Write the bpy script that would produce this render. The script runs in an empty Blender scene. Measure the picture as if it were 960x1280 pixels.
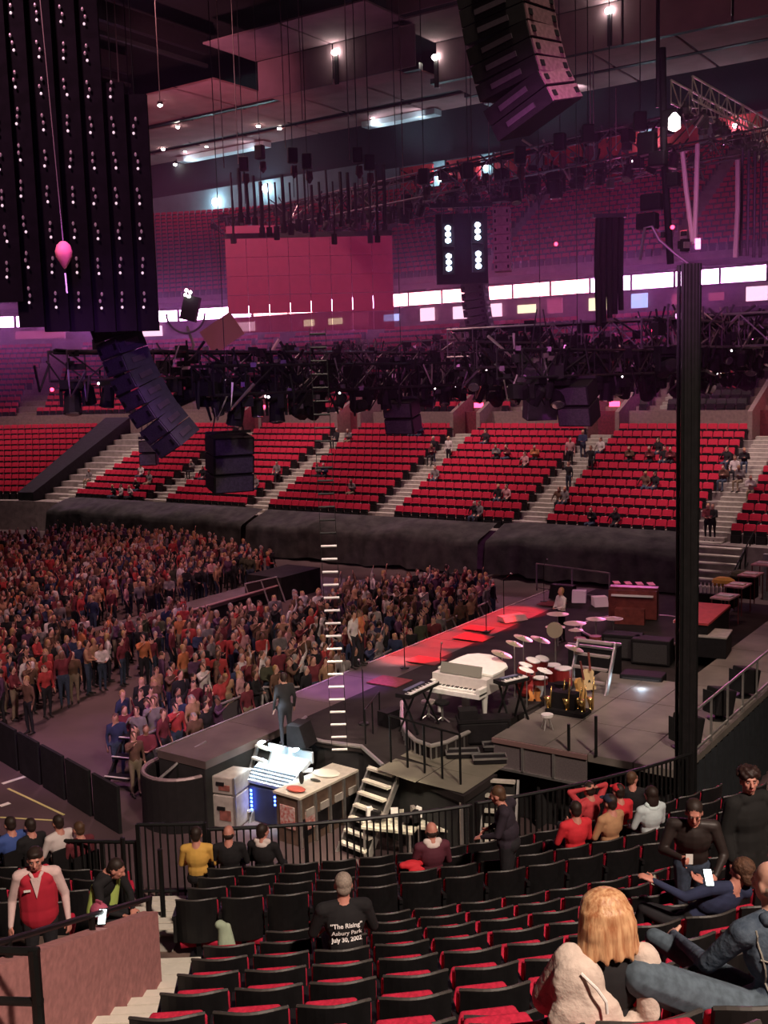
import bpy, bmesh, math, random
import numpy as np
from mathutils import Vector, Matrix
from mathutils.bvhtree import BVHTree
random.seed(7); rng = np.random.default_rng(7)
R = math.radians; PI = math.pi
sc = bpy.context.scene
col = sc.collection

# ------------------------------------------------------------------ camera
# World: X runs along the arena (stage front towards -X), Y across to the far stand, floor z = 0.
FPX, PITCH, ROLL, HC, TH = 1348.0, R(7.2), R(1.63), 10.0, R(34.5)
cam_d = bpy.data.cameras.new('camera'); cam = bpy.data.objects.new('camera', cam_d); col.objects.link(cam)
cam_d.sensor_fit = 'VERTICAL'; cam_d.sensor_height = 24.0; cam_d.lens = FPX / 1280 * 24.0
cam_d.clip_start = 0.05; cam_d.clip_end = 400
cam.location = (0, 0, HC)
cam.rotation_euler = (Matrix.Rotation(TH, 3, 'Z') @ Matrix.Rotation(PI/2 - PITCH, 3, 'X') @ Matrix.Rotation(-ROLL, 3, 'Z')).to_euler()
sc.camera = cam

# ------------------------------------------------------------------ world, view, lights
w = bpy.data.worlds.new('arena_dark'); sc.world = w; w.use_nodes = True
w.node_tree.nodes['Background'].inputs[0].default_value = (0.30, 0.10, 0.17, 1)
w.node_tree.nodes['Background'].inputs[1].default_value = 0.022
sc.view_settings.view_transform = 'Standard'; sc.view_settings.look = 'None'
sc.view_settings.gamma = 1.0; sc.view_settings.use_curve_mapping = False
sc.view_settings.exposure = 0.68

def area(name, loc, target, size, power, colr, spread=180):
    d = bpy.data.lights.new(name, 'AREA'); d.energy = power; d.color = colr; d.shape = 'RECTANGLE'
    d.size, d.size_y = size; d.spread = R(spread)
    o = bpy.data.objects.new(name, d); col.objects.link(o); o.location = loc
    o.rotation_euler = (Vector(target) - Vector(loc)).to_track_quat('-Z', 'Y').to_euler(); return o
def spot(name, loc, target, power, colr, angle, blend=0.6, radius=0.3):
    d = bpy.data.lights.new(name, 'SPOT'); d.energy = power; d.color = colr; d.spot_size = R(angle); d.spot_blend = blend; d.shadow_soft_size = radius
    o = bpy.data.objects.new(name, d); col.objects.link(o); o.location = loc
    o.rotation_euler = (Vector(target) - Vector(loc)).to_track_quat('-Z', 'Y').to_euler(); return o
def point(name, loc, power, colr, radius=0.2):
    d = bpy.data.lights.new(name, 'POINT'); d.energy = power; d.color = colr; d.shadow_soft_size = radius
    o = bpy.data.objects.new(name, d); col.objects.link(o); o.location = loc; return o
WARM = (1.0, 0.80, 0.68)
# house lights over the far stand (rows of downlights in the roof)
for x in (-66, -52, -38, -24, -10):
    spot('house_light_far', (x, 44, 31), (x, 54, 4), 15000, (1, .70, .68), 52, 0.8, 0.6)
# house lights over the near corner stand, behind and above the camera
spot('house_light_near', (12, 0, 27), (-4, 10, 5), 24000, (1, .80, .66), 55, .8, 1.0)
# work lights over the stage
spot('stage_work_light', (-8, 14, 27), (-12, 23, 1.6), 6500, (1, .80, .66), 46, .9, .8)
spot('stage_work_light', (-6, 34, 27), (-11, 31, 1.6), 3200, (1, .50, .46), 46, .9, .8)
# colour wash over the floor audience
spot('crowd_wash', (-30, 30, 26), (-30, 32, 1), 9500, (1, .50, .50), 95, .9, 1.2)
spot('crowd_wash', (-18, 6, 26), (-22, 24, 1), 6500, (.95, .50, .62), 60, .9, 1.2)
# red and purple stage beams along the front walkway
for y in (26.6, 28.8, 31.0, 33.2): spot('walkway_beam_red', (-14.6, y+.3, 9.3), (-17.35, y, 1.6), 9000, (1, .012, .03), 17, .5, .1)
spot('walkway_beam_purple', (-14.6, 23.5, 9.3), (-17.3, 23.0, 1.6), 2600, (.60, .16, 1), 22, .7, .1)
spot('walkway_beam_white', (-14.6, 26.5, 9.3), (-17.5, 25.8, 1.6), 3500, (1, .55, .60), 10, .8, .1)
spot('floor_wash_purple', (-14, 12, 18), (-22.5, 19.5, 0), 3600, (.62, .16, .95), 22, .9, .3)
spot('piano_light', (-9, 16, 20), (-12.9, 22.6, 2.4), 5200, (1, .86, .70), 12, .8, .2)
# upward fill spots in mid-air, added to brighten the hung ceiling panels
spot('ceiling_fill', (-50, 50, 25), (-72, 76, 38), 17000, (1, .34, .44), 50, .9, .4)
spot('ceiling_fill', (-22, 46, 22), (-26, 84, 33), 1600, (1, .36, .42), 66, .9, .4)
# purple wash on the hanging sound and light rig
spot('rig_fill_purple', (-11, 7, 13), (-19, 18, 12), 350, (.50, .12, .95), 50, .9, .5)  # purple fill added for the dark loudspeaker column
spot('rig_fill_front', (-4, 10, 13.5), (-15, 33, 10.8), 4200, (.85, .22, .75), 42, .9, .4)  # fill added from the camera side to brighten the rig
spot('rig_wash_magenta', (-20, 52, 8), (-20, 38, 13), 2600, (1, .16, .55), 100, .9, .8)

# ------------------------------------------------------------------ pixel helpers (design aid: where a sight line meets a real plane)
def ray(px, py):
    x = (px-480)/FPX; y = (640-py)/FPX
    c, s = math.cos(ROLL), math.sin(ROLL); x, y = x*c + y*s, -x*s + y*c
    cp, sp = math.cos(PITCH), math.sin(PITCH)
    r, f, u = x, cp + y*sp, -sp + y*cp
    return Vector((r*math.cos(TH) - f*math.sin(TH), r*math.sin(TH) + f*math.cos(TH), u))
CAMP = Vector((0, 0, HC))
def gp(px, py, z): d = ray(px, py); return CAMP + d*((z-HC)/d.z)
def gy(px, py, Y): d = ray(px, py); return CAMP + d*(Y/d.y)
def gx(px, py, X): d = ray(px, py); return CAMP + d*(X/d.x)
def gd(px, py, dist): d = ray(px, py); return CAMP + d*(dist/math.hypot(d.x, d.y))
def V2(r, f, z=0): return Vector((r*math.cos(TH) - f*math.sin(TH), r*math.sin(TH) + f*math.cos(TH), z))

# ------------------------------------------------------------------ materials
MAT = {}
def mat(name, c, rough=.7, metal=0.0, noise=0.0, scale=8.0, bump=0.0, emit=None, es=1.0, spec=.4, c2=None, alpha=None, nlo=.35, nhi=.65):
    if name in MAT: return MAT[name]
    m = bpy.data.materials.new(name); m.use_nodes = True; nt = m.node_tree; b = nt.nodes['Principled BSDF']
    c = (*c, 1) if len(c) == 3 else c
    b.inputs['Base Color'].default_value = c; b.inputs['Roughness'].default_value = rough
    b.inputs['Metallic'].default_value = metal; b.inputs['Specular IOR Level'].default_value = spec
    if noise or bump:
        tc = nt.nodes.new('ShaderNodeTexCoord'); n = nt.nodes.new('ShaderNodeTexNoise')
        n.inputs['Scale'].default_value = scale; n.inputs['Detail'].default_value = 6
        nt.links.new(tc.outputs['Object'], n.inputs['Vector'])
        if noise:
            rp = nt.nodes.new('ShaderNodeValToRGB'); k = 1-noise
            a = c2 if c2 else tuple(v*k for v in c[:3]); rp.color_ramp.elements[0].color = (*a[:3], 1); rp.color_ramp.elements[1].color = c
            rp.color_ramp.elements[0].position = nlo; rp.color_ramp.elements[1].position = nhi
            nt.links.new(n.outputs['Fac'], rp.inputs['Fac']); nt.links.new(rp.outputs['Color'], b.inputs['Base Color'])
        if bump:
            bp = nt.nodes.new('ShaderNodeBump'); bp.inputs['Strength'].default_value = bump; bp.inputs['Distance'].default_value = .05
            nt.links.new(n.outputs['Fac'], bp.inputs['Height']); nt.links.new(bp.outputs['Normal'], b.inputs['Normal'])
    if emit is not None:
        b.inputs['Emission Color'].default_value = (*emit, 1); b.inputs['Emission Strength'].default_value = es
    if alpha is not None: b.inputs['Alpha'].default_value = alpha
    MAT[name] = m; return m
BLACK = mat('black_paint', (.012, .010, .012), .5, noise=.4, scale=5)
BLACKCLOTH = mat('black_cloth', (.010, .009, .010), .95, noise=.5, scale=3, bump=.4)
DRAPE = mat('black_drape', (.050, .046, .042), .9, noise=.6, scale=1.6, bump=.8)
CONC = mat('stand_concrete', (.30, .25, .23), .9, noise=.3, scale=3, bump=.2)
CONCWALL = mat('parapet_concrete', (.26, .17, .16), .9, noise=.25, scale=6, bump=.2)
STEP = mat('stair_concrete', (.42, .38, .33), .9, noise=.25, scale=6)
NOSE = mat('pale_step_nosing', (.75, .70, .60), .8, noise=.1)
TRUSS = mat('truss_aluminium', (.40, .38, .40), .42, .8, noise=.2, scale=4)
DARKTRUSS = mat('dark_truss', (.045, .038, .045), .5, .5, noise=.3, scale=4)
STEEL = mat('steel_rail', (.55, .53, .50), .35, .8, noise=.15, scale=9)
BLACKRAIL = mat('black_rail', (.012, .012, .012), .45, .3, noise=.3)
SEATRED = mat('seat_red', (.58, .022, .060), .75, noise=.35, scale=40, spec=.2)
SEATBLACK = mat('seat_black_plastic', (.012, .011, .012), .42, noise=.3, scale=12)
SEATDARK = mat('seat_dark_cover', (.03, .028, .028), .8, noise=.3)
LEDRED = mat('red_indicator', (.4, .0, .0), .5, emit=(1, .03, .08), es=6)

# ------------------------------------------------------------------ mesh collector
class MB:
    def __init__(s): s.v = []; s.f = []; s.m = []; s.n = 0
    def add(s, vs, fs, mi=0):
        b = s.n; s.v.extend([tuple(p) for p in vs]); s.n = len(s.v)
        s.f.extend([tuple(i+b for i in f) for f in fs]); s.m.extend([mi]*len(fs)); return s
    def box(s, c, d, rz=0, mi=0, mtx=None):
        x, y, z = d[0]/2, d[1]/2, d[2]/2
        vs = [Vector((a*x, b*y, e*z)) for a in (-1, 1) for b in (-1, 1) for e in (-1, 1)]
        M = mtx.to_3x3() if mtx is not None else Matrix.Rotation(rz, 3, 'Z')
        vs = [M @ p + Vector(c) for p in vs]
        return s.add(vs, [(0,1,3,2),(4,6,7,5),(0,4,5,1),(2,3,7,6),(0,2,6,4),(1,5,7,3)], mi)
    def bar(s, p, q, wd, ht=None, mi=0):
        p, q = Vector(p), Vector(q); d = q-p
        if d.length < 1e-6: return s
        return s.box((p+q)/2, (wd, ht or wd, d.length), mi=mi, mtx=d.to_track_quat('Z', 'Y').to_matrix())
    def tube(s, pts, r, n=6, mi=0, caps=True):
        pts = [Vector(p) for p in pts]; rs = r if isinstance(r, (list, tuple)) else [r]*len(pts)
        rings = []; prev = None
        for i, p in enumerate(pts):
            d = (pts[min(i+1, len(pts)-1)] - pts[max(i-1, 0)])
            if d.length < 1e-9: d = Vector((0, 0, 1))
            d.normalize()
            if prev is None:
                a = Vector((0, 0, 1)) if abs(d.z) < .9 else Vector((1, 0, 0)); u = d.cross(a).normalized()
            else:
                u = (prev - d*prev.dot(d)); u = u.normalized() if u.length > 1e-6 else d.orthogonal().normalized()
            prev = u; v = d.cross(u)
            rings.append([p + (u*math.cos(2*PI*k/n) + v*math.sin(2*PI*k/n))*rs[i] for k in range(n)])
        vs = [p for ring in rings for p in ring]; fs = []
        for i in range(len(pts)-1):
            for k in range(n): fs.append((i*n+k, i*n+(k+1) % n, (i+1)*n+(k+1) % n, (i+1)*n+k))
        if caps: fs.append(tuple(range(n-1, -1, -1))); fs.append(tuple((len(pts)-1)*n+k for k in range(n)))
        return s.add(vs, fs, mi)
    def lathe(s, c, prof, n=16, mi=0, axis=None):
        M = (Vector(axis).to_track_quat('Z', 'Y').to_matrix() if axis is not None else Matrix.Identity(3)); c = Vector(c)
        vs = [c + M @ Vector((r*math.cos(2*PI*k/n), r*math.sin(2*PI*k/n), z)) for r, z in prof for k in range(n)]; fs = []
        for i in range(len(prof)-1):
            for k in range(n): fs.append((i*n+k, i*n+(k+1) % n, (i+1)*n+(k+1) % n, (i+1)*n+k))
        fs.append(tuple(range(n-1, -1, -1))); fs.append(tuple((len(prof)-1)*n+k for k in range(n)))
        return s.add(vs, fs, mi)
    def prism(s, poly, z0, z1, mi=0):
        n = len(poly); vs = [(p[0], p[1], z0) for p in poly] + [(p[0], p[1], z1) for p in poly]
        fs = [tuple(range(n-1, -1, -1)), tuple(range(n, 2*n))] + [(i, (i+1) % n, n+(i+1) % n, n+i) for i in range(n)]
        return s.add(vs, fs, mi)
    def ell(s, c, r, n=10, m=7, mi=0, M=None):
        c = Vector(c); M = M or Matrix.Identity(3); prof = []
        vs = [c + M @ Vector((0, 0, -r[2]))]
        for i in range(1, m):
            t = -PI/2 + PI*i/m
            for k in range(n): vs.append(c + M @ Vector((r[0]*math.cos(t)*math.cos(2*PI*k/n), r[1]*math.cos(t)*math.sin(2*PI*k/n), r[2]*math.sin(t))))
        vs.append(c + M @ Vector((0, 0, r[2]))); fs = []
        for k in range(n): fs.append((0, 1+(k+1) % n, 1+k))
        for i in range(m-2):
            for k in range(n): fs.append((1+i*n+k, 1+i*n+(k+1) % n, 1+(i+1)*n+(k+1) % n, 1+(i+1)*n+k))
        L = len(vs)-1
        for k in range(n): fs.append((L, 1+(m-2)*n+k, 1+(m-2)*n+(k+1) % n))
        return s.add(vs, fs, mi)
    def grid(s, fn, nu, nv, mi=0):
        vs = [fn(i/nu, j/nv) for j in range(nv+1) for i in range(nu+1)]
        return s.add(vs, [(j*(nu+1)+i, j*(nu+1)+i+1, (j+1)*(nu+1)+i+1, (j+1)*(nu+1)+i) for j in range(nv) for i in range(nu)], mi)
    def mesh(s, name, mats, smooth=False):
        me = bpy.data.meshes.new(name); me.from_pydata(s.v, [], s.f)
        for m in (mats if isinstance(mats, (list, tuple)) else [mats]): me.materials.append(m)
        if any(s.m): me.polygons.foreach_set('material_index', s.m)
        if smooth: me.polygons.foreach_set('use_smooth', [True]*len(me.polygons))
        me.update(); return me
    def build(s, name, mats, parent=None, loc=None, smooth=False):
        return link(name, s.mesh(name, mats, smooth), parent, loc)
def link(name, me, parent=None, loc=None, rz=0):
    o = bpy.data.objects.new(name, me); col.objects.link(o)
    if parent is not None: o.parent = parent
    if loc is not None: o.location = loc
    if rz: o.rotation_euler[2] = rz
    return o
def tag(o, label, cat, group=None, kind=None):
    o['label'] = label; o['category'] = cat
    if group: o['group'] = group
    if kind: o['kind'] = kind
    return o
def thing(name, label, cat, loc=(0, 0, 0), rz=0, group=None):
    o = bpy.data.objects.new(name, None); col.objects.link(o); o.location = loc; o.rotation_euler = (0, 0, rz); o.empty_display_size = .1
    return tag(o, label, cat, group)
def struct(o): o['kind'] = 'structure'; return o
def stuff(o, label=None, cat=None):
    o['kind'] = 'stuff'
    if label: o['label'] = label; o['category'] = cat
    return o
def dup(root, loc, rz=0, label=None, group=None, scale=None):
    r = root.copy(); col.objects.link(r); r.location = loc; r.rotation_euler = (0, 0, rz)
    if scale: r.scale = scale
    if label: r['label'] = label
    if group: r['group'] = group
    for ch in root.children:
        c = ch.copy(); col.objects.link(c); c.parent = r
        for g in ch.children:
            d = g.copy(); col.objects.link(d); d.parent = c
    return r
def soften(o, wd=.02, seg=2):
    b = o.modifiers.new('bevel', 'BEVEL'); b.width = wd; b.segments = seg; b.limit_method = 'ANGLE'; return o
_ones = 'zeroth first second third fourth fifth sixth seventh eighth ninth tenth eleventh twelfth thirteenth fourteenth fifteenth sixteenth seventeenth eighteenth nineteenth'.split()
ORD = _ones + [(t + 'tieth') if k == 0 else (t + 'ty-' + _ones[k]) for t in ('twen', 'thir', 'for', 'fif', 'six') for k in range(10)]
# ================================================================== THE SETTING
def front(t):
    """point and outward normal on the front line of the far stand; t metres leftwards from X=8"""
    if t < 68: return Vector((8-t, 47.5, 0)), Vector((0, 1, 0))
    a = (t-68)/14.5; return Vector((-60-14.5*math.sin(a), 33+14.5*math.cos(a), 0)), Vector((-math.sin(a), math.cos(a), 0))
TS = [0] + list(range(4, 69, 8)) + [68+14.5*R(k) for k in range(8, 105, 8)]
def sweep(mb, prof, ts=TS, mi=0):
    n = len(prof); vs = []
    for t in ts:
        p, nn = front(t); vs += [p + nn*s + Vector((0, 0, z)) for s, z in prof]
    return mb.add(vs, [(i*n+k, i*n+k+1, (i+1)*n+k+1, (i+1)*n+k) for i in range(len(ts)-1) for k in range(n-1)], mi)
LOW = [(.7+.85*i, 2.05+.366*i) for i in range(12)]
MID = [(12.3+.85*i, 7.35+.46*i) for i in range(13)]
UPP = [(23.9+.8*i, 17.4+.48*i) for i in range(20)]
def steps(rows, run, z_before):
    out = []; z = z_before
    for s, zz in rows: out += [(s-.1, z), (s-.1, zz)]; z = zz
    out.append((rows[-1][0]+run, z)); return out
fl = MB().box((-40, 40, -.15), (140, 150, .3)); floor = struct(fl.build('floor', mat('arena_floor', (.115, .075, .075), .62, noise=.45, scale=.35, bump=.05)))
sl = MB(); sweep(sl, [(.25, 0), (.25, 2.05)] + steps(LOW, .85, 2.05) + [(12.0, 6.1)])
stand = struct(sl.build('stand_slab', CONC))
sl = MB(); sweep(sl, [(12.0, 6.0), (12.0, 7.6), (12.18, 7.6), (12.18, 7.35)] + steps(MID, .85, 7.35))
wall_mid = struct(sl.build('wall_cross_aisle', CONCWALL))
sl = MB(); sweep(sl, [(23.35, 12.8), (23.35, 14.05), (23.6, 14.05), (23.6, 13.3), (28, 13.3), (28, 16.9), (23.4, 16.9), (23.4, 17.4)] + steps(UPP, 2.2, 17.4))
struct(sl.build('wall_suite', mat('suite_concrete', (.20, .13, .15), .9, noise=.3, scale=2)))
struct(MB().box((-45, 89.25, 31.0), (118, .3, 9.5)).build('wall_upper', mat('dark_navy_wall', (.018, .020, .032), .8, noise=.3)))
struct(MB().box((-104, 30, 17), (.4, 130, 36)).build('wall_left', BLACK))

# ---- ceiling: dark deck and rows of hung acoustic panels
struct(MB().box((-45, 40, 40.2), (140, 150, .4)).build('ceiling', mat('roof_deck', (.012, .010, .013), .9, noise=.4, scale=.4)))
ceil = bpy.data.objects['ceiling']
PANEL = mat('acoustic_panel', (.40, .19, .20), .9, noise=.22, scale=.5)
PANEL2 = mat('acoustic_panel_less_lit', (.21, .13, .15), .9, noise=.25, scale=.5)  # darker copy; weaker light on the upper panels is put into its colour
def panel_rows():
    rows = [(83.0, 86.9, 33.6, -98, -47), (75.6, 82.3, 33.8, -98, -47), (67.2, 74.9, 34.0, -98, -61.5), (82.6, 87.0, 33.0, -46.4, 4), (77.0, 82.0, 33.05, -46.4, 4), (72.0, 75.2, 33.4, -60.6, -47)]
    k = 0
    for y0, y1, z, xa, xb in rows:
        x = xa
        while x < xb-1:
            x1 = min(x+6.4, xb); cx, wd = (x+x1)/2, x1-x-.22
            mb = MB().grid(lambda u, v: (cx-wd/2+wd*u, y0+(y1-y0)*v, z + .04*math.sin(PI*v)), 4, 4)
            n = len(mb.v); mb.add([(p[0], p[1], p[2]+.12) for p in mb.v], [tuple(reversed(f)) for f in mb.f])
            mb.build('panel', PANEL if k % 5 else PANEL, ceil); x += 6.4; k += 1
    # higher, dimmer panels with their upright edge boards
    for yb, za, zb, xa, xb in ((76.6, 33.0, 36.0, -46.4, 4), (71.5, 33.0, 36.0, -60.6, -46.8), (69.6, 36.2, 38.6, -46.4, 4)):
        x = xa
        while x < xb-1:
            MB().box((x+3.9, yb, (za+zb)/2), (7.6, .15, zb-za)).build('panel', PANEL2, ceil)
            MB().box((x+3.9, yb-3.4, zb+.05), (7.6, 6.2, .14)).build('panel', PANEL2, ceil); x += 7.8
panel_rows()
mb = MB()
for y in (82.65, 75.25): mb.bar((-98, y, 34.1), (-47, y, 34.1), .55, .5)
for y in (82.3, 76.9): mb.bar((-47, y, 33.2), (4, y, 33.2), .5, .4)
mb.build('beam', BLACK, ceil)
# dark roof trusses seen between the panels
for x in (-96, -84, -72, -63): MB().bar((x, 10, 37), (x, 68, 37), .5, 1.4).bar((x, 10, 35.4), (x, 68, 35.4), .3, .3).build('beam', BLACK, ceil)

# ---- little roof downlights
BULB = mat('white_lamp_glow', (1, .95, .9), .5, emit=(1, .90, .82), es=38)
BULBC = mat('cool_lamp_glow', (.9, 1, 1), .5, emit=(.72, .92, 1), es=30)
proto = None
lights_px = [(200, 131, 'nearest the tall lamp strips'), (222, 158, 'on the second panel row'), (204, 186, 'beside the lamp strips on the third panel row'), (231, 188, 'left of its small twin on the third panel row'),
             (258, 182, 'right of its twin on the third panel row'), (219, 205, 'lowest, above the blue soffit'), (323, 157, 'upper one of the middle pair of panels'), (349, 160, 'small one on the middle pair of panels'),
             (332, 179, 'lower one by the hanging motor'), (466, 146, 'alone above the screen hoists'), (812, 47, 'upper one beside the rigging tower'), (843, 61, 'lower one beside the rigging tower'), (930, 20, 'in the top corner over the curved truss')]
for px, py, where in lights_px:
    p = gp(px, py, 33.75)
    o = MB().lathe((0, 0, 0), [(.10, .28), (.22, .25), (.24, .0)], 10).build('ceiling_light', BLACK, None, p)
    MB().ell((0, 0, -.05), (.19, .19, .14), 8, 5).build('lamp', BULB, o)
    tag(o, 'small round white roof light, ' + where, 'light', 'roof downlights')
# ---- three uplit board lamps
for px, pt, pb, Y, lab in ((420, 66, 104, 71.36, 'white lamp on a black bracket lighting the roof board above the screen'), (545, 72, 108, 76.46, 'white lamp on a black bracket beside the curved speaker column'), (762, 14, 56, 76.46, 'brightest white lamp on a black bracket right of the speaker column')):
    a, b = gy(px, pt, Y), gy(px, pb, Y)
    t = thing('board_lamp', lab, 'light', (a.x, Y, b.z), 0, 'board lamps')
    h = a.z-b.z
    MB().box((0, 0, h/2-.1), (.34, .12, h)).build('bracket', BLACK, t)
    MB().ell((0, -.15, h), (.30, .22, .22), 10, 6).build('lamp', BULB, t)
    spot('board_lamp_light', (a.x, Y-.25, a.z+.2), (a.x, Y+.30, b.z-.3), 1500, (1, .84, .55), 74, .15, .05)

# ---- upper suites: pale blue lit wall band with red curtained boxes
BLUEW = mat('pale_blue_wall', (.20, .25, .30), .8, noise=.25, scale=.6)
REDBOX = mat('red_curtain', (.58, .02, .03), .8, noise=.4, scale=1.5)
SOFF = mat('pale_soffit', (.55, .60, .66), .7, noise=.2, scale=.6)
def wallrect(name, px0, py0, px1, py1, Y, m, th=.3, parent=None):
    a, b = gy(px0, py0, Y), gy(px1, py1, Y)
    c = (a+b)/2; c.y = Y
    return MB().box(c, (abs(b.x-a.x), th, max(.1, abs(a.z-b.z)))).build(name, m, parent)
upper = bpy.data.objects['wall_upper']
za, zb = gy(240, 228, 88.9).z-0.0, gy(240, 262, 88.9).z
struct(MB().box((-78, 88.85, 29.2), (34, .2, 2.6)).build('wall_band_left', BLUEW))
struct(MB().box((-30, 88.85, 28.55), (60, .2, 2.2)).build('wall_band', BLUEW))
for i, x in enumerate(range(-56, 0, 5)):
    o = MB().box((x, 88.6, 28.6), (3.5, .3, 1.75)).build('curtain_box', REDBOX)
    tag(o, f'red curtained suite box under the roof, {ORD[i+1]} along from the lamp strips', 'suite box', 'red suite boxes')
    MB().box((x-1.8, 88.5, 28.6), (.12, .25, 2.0)).build('frame', BLACK, o)
for x, z, lab, hot in ((-81.6, 29.0, 'bright cool uplight on the blue wall beside the lamp strips', 1), (-74.5, 29.6, 'large cool uplight in the middle of the blue wall', 1), (-53.4, 28.0, 'cool lamp between red suite boxes left of the scaffold', .7), (-48.6, 28.4, 'cool lamp beside the second red suite box', .4), (-33.2, 28.5, 'cool lamp under the curved speaker column', .5), (-26.3, 28.7, 'cool lamp on the pale bay right of the column', .4)):
    o = MB().ell((0, 0, 0), (.42*hot, .2, .42*hot), 8, 6).build('wall_light', BULBC, None, (x, 88.4, z)); tag(o, lab, 'light', 'cool wall lights')
    point('wall_glow', (x, 88.0, z), 200*hot, (.55, .85, 1), .2)
for i, (x0, x1) in enumerate(((-84, -72), (-60, -52), (-47, -36.5), (-22, -13), (-11, 4))):
    o = MB().box(((x0+x1)/2, 86.0, 33.3), (x1-x0, 1.2, .5)).build('trim_'+str(i+1), SOFF); struct(o)
    spot('soffit_lamp', (x0+1.2, 85.0, 32.2), (x0+3, 86.0, 33.4), 260, (.75, .9, 1), 140, .8, .1)
    spot('soffit_lamp', (x1-1.2, 85.0, 32.2), (x1-3, 86.0, 33.4), 120, (.75, .9, 1), 140, .8, .1)

# ---- LED ribbon board in front of the suites
def ribbon_mat(name, c, s):
    m = bpy.data.materials.new(name); m.use_nodes = True; nt = m.node_tree; b = nt.nodes['Principled BSDF']
    b.inputs['Base Color'].default_value = (.05, .05, .05, 1); b.inputs['Emission Color'].default_value = (*c, 1); b.inputs['Emission Strength'].default_value = s
    return m
RIBP = ribbon_mat('ribbon_pink_white', (1, .42, .98), 12.0); RIBW = ribbon_mat('ribbon_warm_white', (1, .30, .40), 10.0); RIBD = ribbon_mat('ribbon_magenta', (1, .10, .40), 1.2)
i = 0; t = 9
while t < 86:
    p0, n0 = front(t); p1, n1 = front(t+2.9)
    a, b = p0+n0*23.2, p1+n1*23.2; c = (a+b)/2; c.z = 15.75
    dx = b-a; L = dx.length-.06; ang = math.atan2(dx.y, dx.x)
    red = c.x > -14 or (-50 < c.x < -31) or (-64 < c.x < -54)
    o = MB().box((0, 0, 0), (L, .25, 1.05), 0).build('ribbon_board', BLACK, None, c, ); o.rotation_euler[2] = ang
    MB().box((0, .14, 0), (L-.04, .04, .92)).build('screen', (RIBD if c.x > -18 else RIBW if red else RIBP), o)
    tag(o, ('warm' if red else 'violet') + f' white glowing ribbon board below the upper seats, {ORD[i+1]} from the tower end', 'led board', 'ribbon boards')
    t += 2.98; i += 1
# lit suite windows behind the ledge
GLOWP = ribbon_mat('suite_lamp_pink', (1, .50, .75), 1.0); GLOWW = ribbon_mat('suite_lamp_warm', (1, .70, .50), 1.0); GLOWD = ribbon_mat('suite_lamp_dim', (.8, .10, .25), .2); GLOWB = ribbon_mat('suite_screen_blue', (.35, .40, 1), .9)
suite = bpy.data.objects['wall_suite']
t = 9; i = 0
while t < 86:
    p0, n0 = front(t); p1, n1 = front(t+2.0)
    a, b = p0+n0*27.7, p1+n1*27.7; c = (a+b)/2; dx = b-a
    k = random.random(); m = GLOWP if k < .22 else GLOWW if k < .42 else GLOWB if k < .5 else GLOWD
    if -64 < c.x < -55: m = GLOWW
    if -48 < c.x < -40: m = GLOWP
    o = MB().box((0, 0, 0), (dx.length*random.uniform(.5, .85), .1, random.uniform(.5, 1.3))).build('window_lit', m, suite, (c.x, c.y, 14.75)); o.rotation_euler[2] = math.atan2(dx.y, dx.x)
    t += random.uniform(2.2, 3.6); i += 1

# ---- aisle stairs of the far stand with pale nosings, and entry portals
AISLES = [-15.3, -24.6, -33.6, -42.6, -51.2, -60.0]
def stair_block(name, x, rows, wd, half=True):
    r = link(name, MB().box((x, 47.5+rows[0][0]+.3, rows[0][1]+.02), (wd, .6, .04)).mesh(name, STEP)); struct(r)
    for s, z in rows:
        for h in (0, 1):
            y = 47.5 + s - .1 + .42*h; zz = z + .183*h - .18
            MB().box((x, y+.21, zz+.1), (wd, .44, .20)).build('step', STEP, r)
            MB().box((x, y+.035, zz+.205), (wd-.06, .09, .02)).build('nosing', NOSE, r)
    return r
for x in AISLES: stair_block('stair_path', x, LOW, 1.25)
for x in (-13.2, -21.7, -30.6, -39.6, -48.4): stair_block('stair_path', x+.2, MID[:9], 1.2)
for i, x in enumerate(AISLES[:5]):
    # vomitory: two sloping parapets flanking a dark doorway with a red sign
    vx = x-.1
    w0 = struct(MB().add([(vx-1.0, 58.0, 6.1), (vx-1.0, 62.6, 6.1), (vx-1.0, 62.6, 9.6), (vx-1.0, 58.0, 7.6), (vx-.75, 58.0, 6.1), (vx-.75, 62.6, 6.1), (vx-.75, 62.6, 9.6), (vx-.75, 58.0, 7.6)],
        [(0,1,2,3), (4,7,6,5), (0,3,7,4), (3,2,6,7), (1,5,6,2)]).build('wall_portal', CONCWALL))
    w1 = w0.copy(); col.objects.link(w1); w1.location.x = 1.9
    struct(MB().box((vx, 59.55, 6.85), (1.5, .12, 1.5)).build('door_'+str(i+1), mat('portal_dark_red', (.16, .02, .03), .8, noise=.4)))  # dark red sheet; the red-lit interior is put into its colour
    s = MB().box((vx+.3, 59.4, 8.0), (.6, .12, .3)).build('exit_sign', LEDRED); tag(s, f'small red lit sign over the stand doorway, {ORD[i+1]} from the tower end', 'sign', 'portal signs')
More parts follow.
